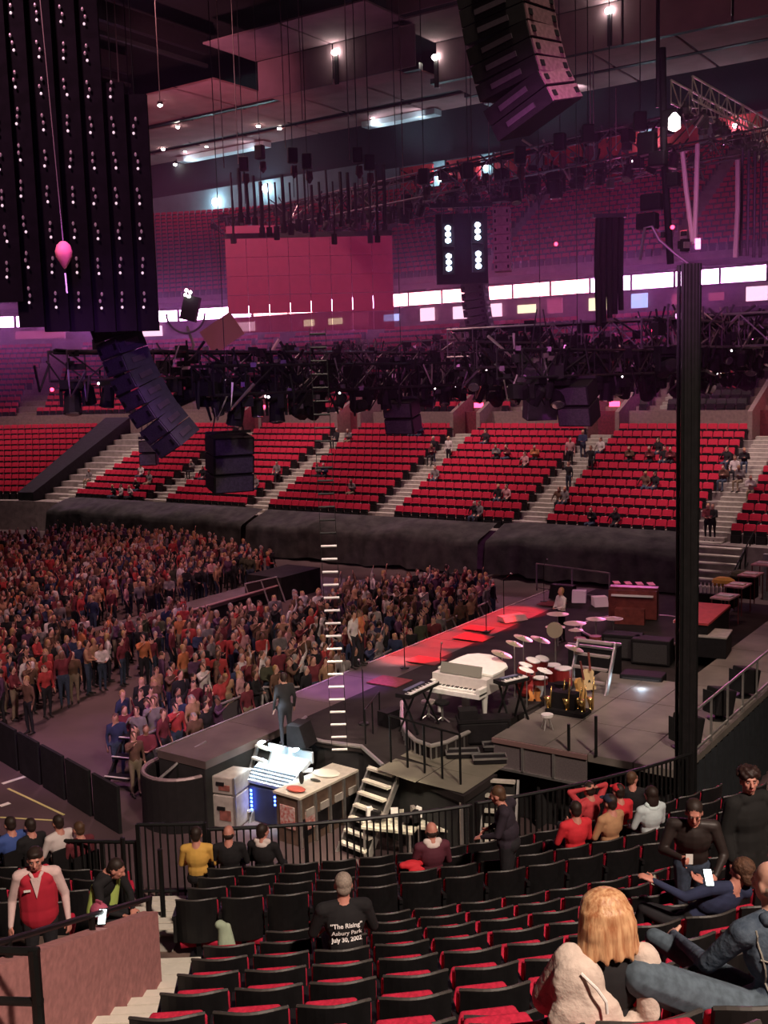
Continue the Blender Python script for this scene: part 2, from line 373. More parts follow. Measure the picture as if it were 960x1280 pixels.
# ================================================================== FAR STAND SEATS
def proj(p):
    r = p[0]*math.cos(TH) + p[1]*math.sin(TH); f = -p[0]*math.sin(TH) + p[1]*math.cos(TH); u = p[2]-HC
    ff = f*math.cos(PITCH) - u*math.sin(PITCH); uu = f*math.sin(PITCH) + u*math.cos(PITCH)
    if ff < .1: return (-9999, -9999)
    x, y = r/ff, uu/ff; c, s = math.cos(ROLL), math.sin(ROLL); x, y = x*c - y*s, x*s + y*c
    return (480+FPX*x, 640-FPX*y)
def far_seat_mb(red=0, dark=1):
    mb = MB()
    # back shell, slightly reclined, rounded top; facing -Y
    mb.add([(-.255, -.02, .44), (.255, -.02, .44), (.255, .07, .82), (.21, .09, .87), (-.21, .09, .87), (-.255, .07, .82),
            (-.255, .06, .44), (.255, .06, .44), (.255, .14, .82), (.21, .15, .87), (-.21, .15, .87), (-.255, .14, .82)],
           [(0,1,2,3,4,5), (11,10,9,8,7,6), (0,6,7,1), (1,7,8,2), (2,8,9,3), (3,9,10,4), (4,10,11,5), (5,11,6,0)], red)
    mb.box((0, -.09, .44), (.45, .10, .30), mi=dark).box((0, -.10, .56), (.44, .07, .10), mi=red)
    mb.box((0, -.12, .19), (.44, .16, .36), mi=dark); mb.box((.27, -.12, .5), (.04, .34, .05), mi=dark)
    return mb
FS = far_seat_mb().mesh('stadium_seat', [SEATRED, SEATBLACK])
FSB = far_seat_mb().mesh('covered_seat', [SEATDARK, SEATBLACK])
cand, bulk_red, bulk_dark = [], [], []
bounds = [8] + AISLES
for i, (s, z) in enumerate(LOW):
    for k in range(len(bounds)-1):
        xa, xb = bounds[k]-(.8 if k else 0), bounds[k+1]+.8
        n = int((xa-xb)/.56); p0 = (xa+xb)/2 + (n-1)*.56/2
        for q in range(n):
            x = p0-.56*q; p = Vector((x, 47.5+s+.5, z))
            pp = proj(p + Vector((0, 0, .6)))
            if -20 < pp[0] < 980: cand.append((p.length, p, i, k, q, n))
cand.sort(key=lambda c: c[0])
for d, p, i, k, q, n in cand[:300]:
    o = link('stadium_chair', FS, None, p)
    tag(o, f'red far stand seat, {ORD[i+1]} row up, {ORD[q+1]} from the tower side in the {ORD[k+1]} block', 'seat', 'red seats of the far stand')
def bulk(name, items, mats, label):
    base = far_seat_mb(); bv = np.array(base.v); nb = len(bv); vs, fs, ms = [], [], []
    for j, (p, a) in enumerate(items):
        c, s = math.cos(a), math.sin(a)
        q = np.stack([bv[:, 0]*c - bv[:, 1]*s + p[0], bv[:, 0]*s + bv[:, 1]*c + p[1], bv[:, 2] + p[2]], 1); vs.append(q)
        fs += [tuple(ii + j*nb for ii in f) for f in base.f]; ms += base.m
    me = bpy.data.meshes.new(name); me.from_pydata(np.concatenate(vs).tolist(), [], fs)
    for m in mats: me.materials.append(m)
    me.polygons.foreach_set('material_index', ms); me.update()
    o = link(name, me); stuff(o, label, 'seats'); return o
rest = [(c[1], 0.0) for c in cand[300:]]
def arc_seats(rows, t0, t1, pitch, ds, skip=()):
    out = []
    for s, z in rows:
        t = t0
        while t < t1:
            p, nn = front(t); k = 1 + (s/14.5 if t >= 68 else 0)
            if not any(a < t < b for a, b in skip):
                out.append(((p + nn*(s+ds)) + Vector((0, 0, z)), math.atan2(nn.y, nn.x)-PI/2))
            t += pitch/k
    return out
rest += arc_seats(LOW, 71.9, 84, .56, .5, [(78.2, 79.3), (83, 84)])
bulk('lower_stand_seats', rest, [SEATRED, SEATBLACK], 'rest of the red seats of the far stand, bending round its far corner')
mids = arc_seats(MID, 8, 84, .56, .45, [(21, 22.6), (29.3, 30.9), (38.2, 39.8), (47, 49), (56, 57.6), (65, 66.5), (75.2, 76.3), (83, 84)])
mids = [m for m in mids if not (m[0].y < 62.9 and any(abs(m[0].x-(ax-.1)) < 1.45 for ax in AISLES))]
bulk('covered_seats', [m for m in mids if m[0].x > -23.2], [SEATDARK, SEATBLACK], 'dark covered seats above the entry doorways beside the tower')
bulk('upper_block_seats', [m for m in mids if m[0].x <= -23.2], [SEATRED, SEATBLACK], 'red seats of the block above the cross aisle, behind the light rig')
ups = arc_seats(UPP, 4, 79, .62, .45, [(19, 20.3), (33, 34.3), (47, 48.3), (61, 62.3), (76, 76.8)])
bulk('balcony_seats', ups, [SEATRED, SEATBLACK], 'dim red seats of the upper balcony under the suite boxes')

# dark sloping cover over the tunnel at the far corner
mb = MB()
for s, z in ((.3, 2.3), (11.2, 7.0)):
    for tt in (70.2, 71.5):
        p, nn = front(tt); mb.add([p + nn*s + Vector((0, 0, zz)) for zz in (1.0 if s < 1 else 5.6, z+.35)], [])
mb.f += [(1, 3, 7, 5), (0, 1, 5, 4), (2, 6, 7, 3), (0, 2, 3, 1), (4, 5, 7, 6)]; mb.m += [0]*5
tag(mb.build('tunnel_cover', BLACKCLOTH), 'black sloping cover over the corner tunnel beside the last aisle stairs', 'cover')
# ================================================================== NEAR CORNER STAND
NCx, NCf = -3.0, 30.3
def NP(r, a, z=0): a = R(a); return V2(NCx + r*math.sin(a), NCf - r*math.cos(a), z)
NROWS = [(15.3+.82*k, 2.15+.255*k) for k in range(4)] + [(18.6+.83*j, 3.0+.334*j + max(0, j-7)*.15) for j in range(11)]
def nrow_z(r):
    z = 2.0
    for rr, zz in NROWS:
        if r > rr-.62: z = zz
    return z
mb = MB(); AA = [-20+2.5*i for i in range(23)]
prof = [(14.2, 0), (14.2, 2.1)]; zz = 2.1
for r, z in NROWS: prof += [(r-.62, zz), (r-.62, z)]; zz = z
prof += [(28.6, zz), (28.6, zz+.9), (31.5, zz+.9)]
vs = [NP(r, a, z) for a in AA for r, z in prof]; n = len(prof)
mb.add(vs, [(i*n+k, i*n+k+1, (i+1)*n+k+1, (i+1)*n+k) for i in range(len(AA)-1) for k in range(n-1)])
struct(mb.build('stand_slab', mat('near_stand_concrete', (.17, .11, .09), .85, noise=.35, scale=5)))

# seat prototype: black curved shell, thick red back cushion, tipped-up red seat, arm, foot. Local front is +Y.
def seat_proto():
    t = thing('tip_up_chair', 'black shell seat with red cushion', 'seat')
    def arcgrid(y0, bow, wd, z0, z1, ztop, th, lean):
        def f(u, v):
            x = (u-.5)*wd; top = z1 + ztop*(1-(2*u-1)**4); z = z0 + (top-z0)*v
            return (x, y0 + bow*(2*u-1)**2 - lean*(1-v), z)
        mb = MB().grid(f, 8, 4); n0 = len(mb.v)
        mb.add([(x, y+th, z) for x, y, z in mb.v], [tuple(reversed(q)) for q in mb.f]); n0 = 45
        W = 8
        for i in range(W): mb.f.append((4*9+i, 4*9+i+1, n0+4*9+i+1, n0+4*9+i)); mb.m.append(0); mb.f.append((i+1, i, n0+i, n0+i+1)); mb.m.append(0)
        for j in range(4): mb.f.append((j*9, (j+1)*9, n0+(j+1)*9, n0+j*9)); mb.m.append(0); mb.f.append((j*9+8+9, j*9+8, n0+j*9+8, n0+j*9+17)); mb.m.append(0)
        return mb
    sh = arcgrid(-.105, .085, .50, .22, .775, .02, .035, -.06); so = sh.build('backrest_shell', SEATBLACK, t, smooth=False)
    MB().tube([(x*.25, -.088 + .085*x*x, .775 + .02*(1-x**4) + .003) for x in [k/5-1 for k in range(11)]], .014, 5).build('rim', mat('seat_rim_highlight', (.050, .042, .038), .5), so)  # lighter tube carries the highlight along the shell's top edge
    cu = arcgrid(-.068, .085, .518, .36, .73, .03, .07, -.06); o = cu.build('backrest_cushion', SEATRED, t, smooth=True); soften(o, .02, 2)
    def pad(u, v):
        x = (2*u-1)*.235*(1-.22*max(0, v-.6)**2/.16); return (x, .02 + .42*v, .455 + .22*v + .035*(1-(2*u-1)**2)*math.sin(PI*min(1, v+.15)))
    mb = MB().grid(pad, 6, 5); n0 = 42
    mb.add([(x, y+.02, z-.09) for x, y, z in mb.v], [tuple(reversed(q)) for q in mb.f])
    for i in range(6): mb.f.append((35+i, 35+i+1, n0+35+i+1, n0+35+i)); mb.m.append(0); mb.f.append((i+1, i, n0+i, n0+i+1)); mb.m.append(0)
    for j in range(5): mb.f.append((j*7, j*7+7, n0+j*7+7, n0+j*7)); mb.m.append(0); mb.f.append((j*7+13, j*7+6, n0+j*7+6, n0+j*7+13)); mb.m.append(0)
    o = mb.build('seat_cushion', SEATRED, t, smooth=True); soften(o, .02, 2)
    mb = MB().box((-.275, .12, .56), (.045, .34, .05)).box((-.275, .02, .40), (.04, .08, .34)).build('armrest', SEATBLACK, t)
    MB().box((0, .05, .12), (.06, .08, .25)).box((0, .08, .02), (.22, .22, .035)).build('pedestal', SEATBLACK, t)
    return t
sp = seat_proto(); placed = 0
SEATS = {}
for ri, (r, z) in enumerate(NROWS):
    da = math.degrees(.56/r)
    lower = ri < 4
    for side in (1, -1):
        a = (.9 if lower else 3.0 - max(0, ri-9)*.16) + da/2 if side > 0 else -3.3 - da/2
        if not lower and side < 0: continue
        k = 0
        while abs(a) < 34:
            p = NP(r, a, z); q = proj(p + Vector((0, 0, .8)))
            if -35 < q[0] < 1000 and q[1] < 1330 and not (ri == 4 and k < 2) and not (ri == 5 and k < 1):
                lab = f'black and red seat, {ORD[k+1]} from the stairs, {ORD[ri+1]} row from the front fence' + (', usher side' if side < 0 else '')
                if not placed: sp.location = p; sp.rotation_euler[2] = TH + R(a); sp['label'] = lab; sp['group'] = 'seats of the near stand'; o = sp
                else: o = dup(sp, p, TH + R(a), lab)
                if lower:
                    for ch in o.children:
                        if ch.name.startswith('seat_cushion'): ch.location.z -= .13
                SEATS[(ri, side, k)] = (p, TH + R(a), a); placed += 1
            a += da*side; k += 1
print('near seats', placed)

# ---- near aisle stairs with worn pale nosings
def near_steps(rows, a0, a1):
    for r, z in rows:
        for h in (0, 1):
            r0 = r - .62 - (0 if h else .41); zt = z - (0 if h else (.17 if r > 18 else .13)); dz = .16
            am = (a0+a1)/2; wd = R(a1-a0)*r0
            s = struct(MB().box((0, 0, -dz/2), (wd, .44, dz)).build('step', STEP, None, NP(r0+.2, am, zt+.012), )); s.rotation_euler[2] = TH + R(am)
            MB().box((0, .19, .012), (wd-.03, .12, .02)).build('nosing', NOSE, s)
near_steps([x for x in NROWS[4:12]], .1, 2.75)
near_steps(NROWS[0:4], -3.1, .7)
# ---- vomitory wall beside the stairs, with a black rail along its top
a, b = V2(-2.50, 10.75), V2(-3.05, 6.2)
za = gd(185, 1141, math.hypot(2.5, 10.75)).z; zb = za + (10.75-6.2)*.40
d = (b-a).normalized(); nrm = Vector((-d.y, d.x, 0))*.16
if nrm.dot(V2(-1, 0)) < 0: nrm = -nrm
pts = [Vector((a.x, a.y, 2.4)), Vector((b.x, b.y, 2.4)), Vector((b.x, b.y, zb)), Vector((a.x, a.y, za))]
mb = MB().add([*pts, *[p + nrm for p in pts]], [(0,1,2,3), (7,6,5,4), (0,4,5,1), (1,5,6,2), (2,6,7,3), (3,7,4,0)])
struct(mb.build('wall_vomitory', mat('vomitory_wall', (.46, .20, .19), .9, noise=.25, scale=14, bump=.15)))
t = thing('wall_rail', 'black round handrail along the top of the pinkish stair wall', 'handrail', a)
u = nrm*.6; top = [Vector((0, 0, za+.14)) + u, Vector((b.x-a.x, b.y-a.y, zb+.14)) + u]
MB().tube([top[0] + Vector((0, 0, -.10)), top[0] - (b-a)*.01] + top, .028, 8).build('rail', BLACKRAIL, t)
for k in (.0, .32, .66): p = top[0].lerp(top[1], k); MB().tube([p, p - Vector((0, 0, .22))], .03, 8).build('post', BLACKRAIL, t)
p0 = gd(42, 1186, 7.6); t = thing('stair_rail', 'thick black post and rails in the bottom corner in front of the pinkish wall', 'handrail', (p0.x, p0.y, 4.0))
dz = p0.z-4.0; L = V2(-1.2, .12)
MB().tube([(0, 0, -.2), (0, 0, dz)], .042, 8).build('post', BLACKRAIL, t)
for h in (dz-.02, dz-.40): MB().tube([Vector((0, 0, h)) - L*.03, Vector((0, 0, h)) + L], .032, 8).build('rail', BLACKRAIL, t)

# ---- front fence of black bars
def fence(lab, a0, a1, r, z0, z1, step=.105, hoop=False):
    am = (a0+a1)/2; c = NP(r, am, z0); t = thing('front_fence', lab, 'fence', c, 0, 'front fence')
    n = max(2, int(R(a1-a0)*r/step)); ps = [NP(r, a0+(a1-a0)*i/n, z0) - c for i in range(n+1)]
    H = z1-z0
    MB().tube([p + Vector((0, 0, H)) for p in ps], .03, 6).build('top_rail', BLACKRAIL, t)
    MB().tube([p + Vector((0, 0, .10)) for p in ps], .024, 6).build('bottom_rail', BLACKRAIL, t)
    me = MB().box((0, 0, H/2), (.026, .026, H)).mesh('bar', BLACKRAIL); mp = MB().box((0, 0, H/2), (.06, .06, H+.02)).mesh('post', BLACKRAIL)
    for i, p in enumerate(ps): link('post' if i % 14 == 0 or i == n else 'bar', mp if i % 14 == 0 or i == n else me, t, p, TH + R(am))
fence('black barred fence left of the stair gate, behind the usher', -17.5, -3.75, 14.55, 2.1, 3.02)
fence('taller black barred gate at the bottom of the stairs', -3.5, .5, 14.6, 2.15, 3.32)
fence('long black barred fence in front of the lit stair and counter', .7, 17, 14.5, 2.1, 3.18)
fence('black barred fence bending up to the tower and skirted stage side', 17.45, 35, 14.5, 2.1, 3.2)
# stair gate posts
for a, r in ((-3.2, 15.6), (-.9, 16.0)):
    o = MB().tube([(0, 0, 0), (0, 0, 1.15)], .035, 8).build('gate_post', BLACKRAIL, None, NP(r, a, nrow_z(r))); tag(o, 'short black post at the foot of the pale stairs, ' + ('usher side' if a < -2 else 'seat side'), 'post')
# ================================================================== STAGE
DECK = mat('stage_deck_black', (.034, .027, .026), .85, spec=.15, noise=.45, scale=1.2)
DECKG = mat('stage_deck_grey', (.21, .18, .155), .7, noise=.35, scale=1.1, bump=.1)
DECKW = mat('walkway_deck', (.13, .092, .085), .6, noise=.3, scale=1.5)
SKIRT = mat('stage_skirt', (.022, .020, .020), .95, noise=.5, scale=2)
WHITE = mat('white_gloss', (.85, .83, .76), .25, noise=.08)
IVORY = mat('ivory_keys', (.88, .86, .80), .35)
CASE = mat('road_case_grey', (.42, .37, .33), .6, noise=.25, scale=6)
CASEB = mat('road_case_black', (.013, .011, .012), .7, spec=.2, noise=.3)
GOLD = mat('brass', (.75, .50, .18), .25, .9)
CYMB = mat('cymbal_bronze', (.88, .76, .52), .28, .8)
SHELL = mat('drum_shell_red', (.30, .03, .03), .3)
HEADM = mat('drum_head', (.82, .78, .74), .6)
WOODR = mat('red_brown_wood', (.22, .05, .04), .45, noise=.4, scale=5)
PINK = mat('pink_surface', (.72, .40, .40), .6, noise=.15)
REDTOP = mat('red_cloth_top', (.50, .06, .06), .8, noise=.2)
def plate(name, poly, z0, z1, m, parent=None): return MB().prism([(p[0], p[1]) for p in poly], z0, z1).build(name, m, parent)
def rounded(poly, idx, r, n=8):
    out = []
    for i, p in enumerate(poly):
        if i != idx: out.append(p); continue
        p = Vector((*p, 0)); a = Vector((*poly[i-1], 0))-p; b = Vector((*poly[(i+1) % len(poly)], 0))-p; a.normalize(); b.normalize()
        c = p + (a+b)*r; u = p+a*r; v = p+b*r
        a0 = math.atan2((u-c).y, (u-c).x); a1 = math.atan2((v-c).y, (v-c).x); d = (a1-a0+PI) % (2*PI) - PI
        out += [(c.x + r*math.cos(a0+d*k/n), c.y + r*math.sin(a0+d*k/n)) for k in range(n+1)]
    return out
ST = 1.6
# front walkway along the audience
t = thing('front_walkway', 'long narrow walkway deck along the front of the stage, lit red and purple', 'walkway', (-17.25, 28, 0))
for k in range(9):
    y0 = 16.7 + k*2.4
    MB().box((0, y0+1.2-28, ST-.09), (1.52, 2.385, .18)).build('deck_panel', DECKW, t)
MB().box((-.79, -.5, ST-.02), (.05, 21.6, .08)).build('edge_trim', STEEL, t)
MB().box((-.70, -.5, ST/2-.09), (.06, 21.4, ST-.2)).box((0, -11.25, ST/2-.09), (1.45, .06, ST-.2)).box((.72, -10.2, ST/2-.09), (.05, 2.2, ST-.2)).build('skirt', SKIRT, t)
# main stage
poly = rounded([(-16.45, 18.75), (-14.0, 19.2), (-12.9, 18.45), (-10.5, 17.8), (-10.5, 19.2), (-11.25, 19.25), (-11.25, 25.35), (-9.0, 25.35), (-9.0, 38.2), (-16.45, 38.2)], 0, 1.5)
t = thing('main_stage', 'black main stage with a rounded front corner', 'stage', (0, 0, 0))
plate('deck', poly, ST-.12, ST+.03, DECK, t); plate('skirt', [(p[0]+(.06 if p[0] < -16 else -.06 if p[0] > -12 else 0), p[1]+.06) for p in poly], 0, ST-.12, SKIRT, t)
rp = [Vector((*p, ST+.02)) for p in poly]
MB().tube(rp[:11], .05, 6).build('edge_trim', mat('stage_edge_metal', (.36, .34, .33), .4, .6), t)
GREEN = mat('stage_deck_olive', (.20, .185, .135), .7, noise=.3, scale=1.2)
for i in range(2):
    for j in range(2):
        x0 = -12.85+1.15*i; y0 = 17.95+ .95*j
        MB().add([(x0, y0+.35*(1-i)*.5, ST+.05), (x0+1.13, y0-.05, ST+.05), (x0+1.13, y0+.9, ST+.05), (x0, y0+.93, ST+.05)], [(0,1,2,3)]).build('deck_panel', GREEN, t)
# side deck, higher, grey panels
Z2 = 2.0
A, B2 = gp(624, 916, Z2), gp(735, 950, Z2)
side = thing('side_deck', 'raised grey panelled side deck with a dark mesh skirt', 'stage', (0, 0, 0))
xs = [A.x, -9.95, -8.95, -7.95, -6.95]; yA = (A.y+B2.y)/2
for i in range(4):
    y = yA; k = 0
    while y < (25.2 if i < 2 else 46):
        wd = xs[i+1]-xs[i]
        MB().box(((xs[i]+xs[i+1])/2, y+1.0+ (0 if i % 2 else 0), Z2-.08), (wd-.022, 1.978, .16)).build('deck_panel', DECKG, side); y += 2.0; k += 1
MB().box(((xs[0]+xs[2])/2, yA-.02, Z2-.06), (xs[2]-xs[0], .06, .1)).build('edge_trim', mat('rust_edge_metal', (.36, .22, .20), .5, .5), side)
MB().box(((xs[0]+xs[2])/2, yA+.02, Z2-.40), (xs[2]-xs[0]-.04, .04, .52)).build('mesh_skirt', mat('skirt_grey_mesh', (.14, .115, .115), .9, noise=.2, scale=30), side)
MB().box(((xs[0]+xs[2])/2, yA-.02, Z2-.68), (xs[2]-xs[0], .07, .05)).build('lower_trim', STEEL, side)
for q in (.33, .66): MB().box((xs[0]+(xs[2]-xs[0])*q, yA-.03, Z2-.4), (.05, .05, .56)).build('post', STEEL, side)
MB().box((xs[0]+1.0, 23, .62), (.06, 5, 1.2)).box(((xs[0]+xs[4])/2, yA+.6, .62), (xs[4]-xs[0]-.4, .06, 1.2)).build('skirt', SKIRT, side)
# pleated black drape hung from the outer edge of the side deck
mb = MB(); yy = [yA+.05+.2*i for i in range(130)]
mb.add([(-6.86+.05*(i % 2), y, z) for i, y in enumerate(yy) for z in (Z2-.02, .05)], [(2*i, 2*i+2, 2*i+3, 2*i+1) for i in range(len(yy)-1)])
tag(mb.build('pleated_drape', mat('pleat_black', (.016, .020, .024), .9, noise=.3)), 'black pleated drape hanging from the outer edge of the grey side deck', 'drape')
# railings: posts and rails
def railing(name, lab, p, q, h, n, m=STEEL, r=.028, mid=True, grp=None):
    p, q = Vector(p), Vector(q); t = thing(name, lab, 'railing', p, 0, grp)
    MB().tube([(0, 0, h), q-p + Vector((0, 0, h))], r, 8).build('top_rail', m, t)
    if mid: MB().tube([(0, 0, .12), q-p + Vector((0, 0, .12))], r*.9, 8).build('lower_rail', m, t)
    for i in range(n+1):
        c = (q-p)*i/n; MB().tube([c, c + Vector((0, 0, h))], r, 8).build('post', m, t)
    return t
railing('side_railing', 'long pale steel railing along the outer edge of the grey deck', (-7.0, yA+.9, Z2+.01), (-7.0, 34, Z2+.01), .95, 11)
for px, py, zb, zt, lab in ((745, 945, Z2, 895, 'taller black railing post on the grey deck corner'), (711, 938, Z2, 905, 'shorter black railing post on the grey deck edge'), (727, 985, 1.0, 945, 'black post below the grey deck corner')):
    a = gp(px, py, zb); b = gd(px, zt, math.hypot(a.x, a.y))
    tag(MB().tube([(0, 0, 0), (0, 0, b.z-a.z)], .035, 8).build('deck_post', BLACKRAIL, None, a), lab, 'post')
a, b = gp(487, 957, ST), gp(574, 985, ST)
railing('olive_deck_railing', 'thin black railing along the near edge of the olive deck', a + Vector((0, .06, .06)), b + Vector((0, .06, .06)), 1.05, 4, BLACKRAIL, .026, False)
a, b = gp(457, 930, ST+.03), gp(475, 905, ST+.03)
railing('corner_railing', 'short thin black railing on the rounded stage corner', a, b, .8, 2, BLACKRAIL, .02, False)
a, b = gp(671, 738, ST), gp(762, 752, ST)
railing('back_railing', 'dark grey railing panel at the far end of the walkway', a, b, 1.05, 2, mat('grey_rail', (.22, .20, .19), .5, .4), .035)
# rugs and mats on the black stage
for px, py, sx, sy, lab in ((592, 797, 1.1, .8, 'reddish mat on the black stage behind the walkway beam'), (598, 786, .9, .6, 'smaller reddish mat beside the first one'), (533, 826, 1.0, .7, 'reddish mat near the rounded walkway bend'), (487, 852, 1.0, .8, 'dim mat left of the white piano'), (690, 755, .9, .7, 'dim reddish mat by the far wedge')):
    p = gp(px, py, ST+.04); tag(MB().box((0, 0, .01), (sx, sy, .02)).build('stage_mat', mat('mat_red', (.30, .06, .07), .95, noise=.3), None, p), lab, 'mat', 'stage mats')

# ---- round lowered end of the walkway
c = gp(226, 957, 1.25)
t = thing('round_pit', 'round dark pit with a pale rim at the near end of the walkway', 'pit', (c.x, c.y, 0))
MB().lathe((0, 0, 0), [(.92, 0), (.92, 1.2), (.78, 1.2), (.76, .6), (.0, .6)], 28).build('drum', mat('pit_dark', (.012, .009, .010), .9, noise=.3), t, smooth=False)
ring = [(.86*math.cos(2*PI*k/28), .86*math.sin(2*PI*k/28), 1.22) for k in range(29)]
MB().tube(ring, .05, 6, caps=False).build('rim', mat('pit_rim', (.30, .22, .22), .5, .4), t)
MB().tube([(.1, -.8, 1.2), (.1, -.3, 1.35), (.12, .1, 1.55), (.1, .75, 1.6)], .035, 6).build('bent_rail', STEEL, t)
MB().box((.35, .35, .75), (.5, .45, .28)).build('foot_box', CASEB, t)

# ---- riser under the white piano
rz = ST + .34
pts = [(503, 878), (503, 898), (508, 914), (520, 926), (540, 933), (560, 928), (592, 913)]
rim = [gp(x, y, rz) for x, y in pts]
poly = [(p.x, p.y) for p in rim] + [(-11.55, rim[-1].y+.4), (-11.4, 24.8), (-14.0, 25.0)]
cx, cy = -12.8, 22.5
t = thing('piano_riser', 'low black riser with a rounded silver rimmed front under the white piano', 'riser', (0, 0, 0))
plate('deck', poly, ST+.03, rz, DECK, t)
MB().tube([p + Vector((0, -.03, .02)) for p in rim], .05, 8).build('rim', mat('bright_rim', (.72, .68, .62), .3, .7), t)
for i in range(len(rim)-1):
    for q in (0, .33, .66):
        p = rim[i].lerp(rim[i+1], q); MB().box((p.x, p.y-.05, ST+.18), (.03, .03, .3)).build('bar', STEEL, t)

# ---- white grand piano (keyboard towards the near side)
pc = gp(566, 865, rz+.68); pc = Vector((pc.x, pc.y+.3, rz))
t = thing('grand_piano', 'white grand piano with a closed lid on the rimmed riser', 'piano', pc)
out = [(-.74, 0), (.74, 0), (.74, .55), (.70, .95), (.52, 1.25), (.30, 1.45), (.10, 1.70), (-.18, 1.86), (-.50, 1.82), (-.70, 1.60), (-.74, 1.2)]
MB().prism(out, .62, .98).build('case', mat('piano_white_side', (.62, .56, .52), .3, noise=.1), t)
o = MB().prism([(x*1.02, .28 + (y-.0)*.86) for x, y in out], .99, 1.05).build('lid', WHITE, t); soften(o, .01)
MB().box((0, -.18, .66), (1.48, .36, .10)).build('key_bed', WHITE, t)
MB().box((0, -.16, .735), (1.26, .16, .03)).build('keys', IVORY, t)
mb = MB()
for i in range(36):
    if i % 7 not in (2, 6): mb.box((-.61+i*.0345, -.125, .758), (.016, .09, .016))
stuff(mb.build('black_keys', BLACK, t))
for s in (-1, 1): MB().box((s*.69, -.17, .75), (.10, .36, .16)).build('cheek_block', WHITE, t)
MB().box((0, .10, 1.12), (1.1, .04, .26), mtx=Matrix.Rotation(R(-18), 4, 'X')).build('music_desk', mat('piano_desk', (.20, .19, .16), .4), t)
for x, y in ((-.62, .1), (.62, .1), (-.3, 1.5)): MB().lathe((x, y, 0), [(.05, 0), (.045, .08), (.075, .5), (.09, .62)], 10).build('leg', WHITE, t)
MB().box((0, .28, .12), (.36, .1, .08)).box((0, .3, .36), (.2, .05, .5)).build('pedal_lyre', WHITE, t)
# round piano stool and stools
def stool(lab, p, h=.48, m=CASEB):
    t = thing('piano_stool', lab, 'stool', p, 0, 'stools'); MB().lathe((0, 0, h-.06), [(.16, 0), (.18, .03), (.17, .07)], 14).build('seat', m, t)
    MB().tube([(0, 0, .03), (0, 0, h-.05)], .03, 8).build('column', STEEL, t)
    for k in range(3): MB().tube([(0, 0, .12), (.2*math.cos(2.1*k), .2*math.sin(2.1*k), .015)], .016, 6).build('leg', STEEL, t)
stool('black round stool in front of the white piano keys', gp(553, 902, rz)); stool('pale topped stool left of the piano stool', gp(536, 898, rz), .42, CASE)
# ---- stage keyboards
def keyboard(lab, p, rot, L, z, m=CASEB):
    t = thing('stage_keyboard', lab, 'keyboard', p, rot)
    MB().box((0, .02, z), (L, .36, .09)).build('body', m, t); MB().box((0, -.09, z+.05), (L-.12, .15, .025)).build('keys', IVORY, t)
    mb = MB(); n = int(L*22)
    for i in range(n):
        if i % 7 not in (2, 6): mb.box((-(L-.14)/2+(L-.14)*i/n, -.055, z+.066), (.014, .08, .014))
    stuff(mb.build('black_keys', BLACK, t)); MB().box((0, .12, z+.055), (L*.6, .10, .02)).build('panel', mat('blue_panel', (.12, .14, .22), .4), t)
    for s in (-1, 1): MB().bar((s*L*.35, -.25, .02), (-s*L*.35*0+s*L*.3, .2, z-.05), .04).bar((s*L*.35, .25, .02), (s*L*.3, -.12, z-.05), .04).build('stand_leg', BLACKRAIL, t)
    return t
keyboard('black stage keyboard with white keys at the left end of the piano', gp(523, 860, rz+.95)*1.0 - Vector((0, 0, .95)), PI/2, 1.3, .92)
keyboard('small keyboard at the right end of the piano by the drum heads', gp(640, 850, rz+1.0) - Vector((0, 0, 1.0)), R(68), .8, 1.0)
# black bench case and flat trays by the riser
p = gp(600, 932, ST+.04)
t = thing('bench_case', 'black round topped bench case beside the rimmed riser', 'case', (p.x-.05, p.y+.25, ST+.03), R(38))
o = MB().box((0, 0, .28), (1.15, .42, .52)).build('body', CASEB, t); soften(o, .06); MB().box((0, 0, .57), (1.2, .46, .07)).build('lid', CASEB, t); MB().box((-.35, 0, .70), (.42, .36, .22)).build('box', CASEB, t)
for k, (px, py, lab) in enumerate(((578, 943, 'flat open tray frame below the bench case'), (612, 950, 'flat frame on steps by the grey deck'), (624, 934, 'pale edged flat tray at the corner of the grey deck'))):
    p = gp(px, py, ST+.1); t = thing('tray_frame', lab, 'tray', (p.x, p.y, ST+.06), R(36), 'tray frames')
    MB().box((0, 0, .06), (.7, .32, .1)).build('body', CASEB, t)
    for s in (-1, 1): MB().box((0, s*.16, .12), (.74, .03, .04)).build('edge', STEEL, t); MB().box((s*.36, 0, .12), (.03, .34, .04)).build('edge', STEEL, t)

# ---- drum kit
dc = gp(668, 838, ST+1.15)
t = thing('drum_riser', 'low square black riser under the drum kit', 'riser', (dc.x, dc.y+.4, ST+.03), 0)
MB().box((0, 0, .14), (2.3, 2.3, .22)).build('deck', DECK, t); MB().box((0, -1.16, .14), (2.3, .03, .2)).build('edge_trim', STEEL, t)
base = Vector((dc.x, dc.y+.4, ST+.29))
t = thing('drum_kit', 'drum kit with white heads, red shells and bronze cymbals', 'drum kit', base)
def drum(name, c, r, h, axis=(0, 0, 1)):
    o = MB().lathe(c, [(r, 0), (r, h)], 16, axis=axis).build(name, SHELL, t)
    A = Vector(axis).normalized(); MB().lathe(Vector(c)+A*h, [(r*.97, 0), (r*.97, .012)], 16, axis=axis).build('head', HEADM, o)
    MB().tube([Vector(c)+A*h + (Vector(axis).to_track_quat('Z', 'Y') @ Vector((r*math.cos(2*PI*k/16), r*math.sin(2*PI*k/16), 0))) for k in range(17)], .016, 5, caps=False).build('hoop', STEEL, o)
drum('bass_drum', (-.55, .0, .30), .29, .45, (1, 0, 0)); drum('tom_drum', (-.35, -.3, .72), .17, .22, (.25, .1, 1)); drum('tom_drum', (-.35, .12, .72), .18, .24, (.25, 0, 1))
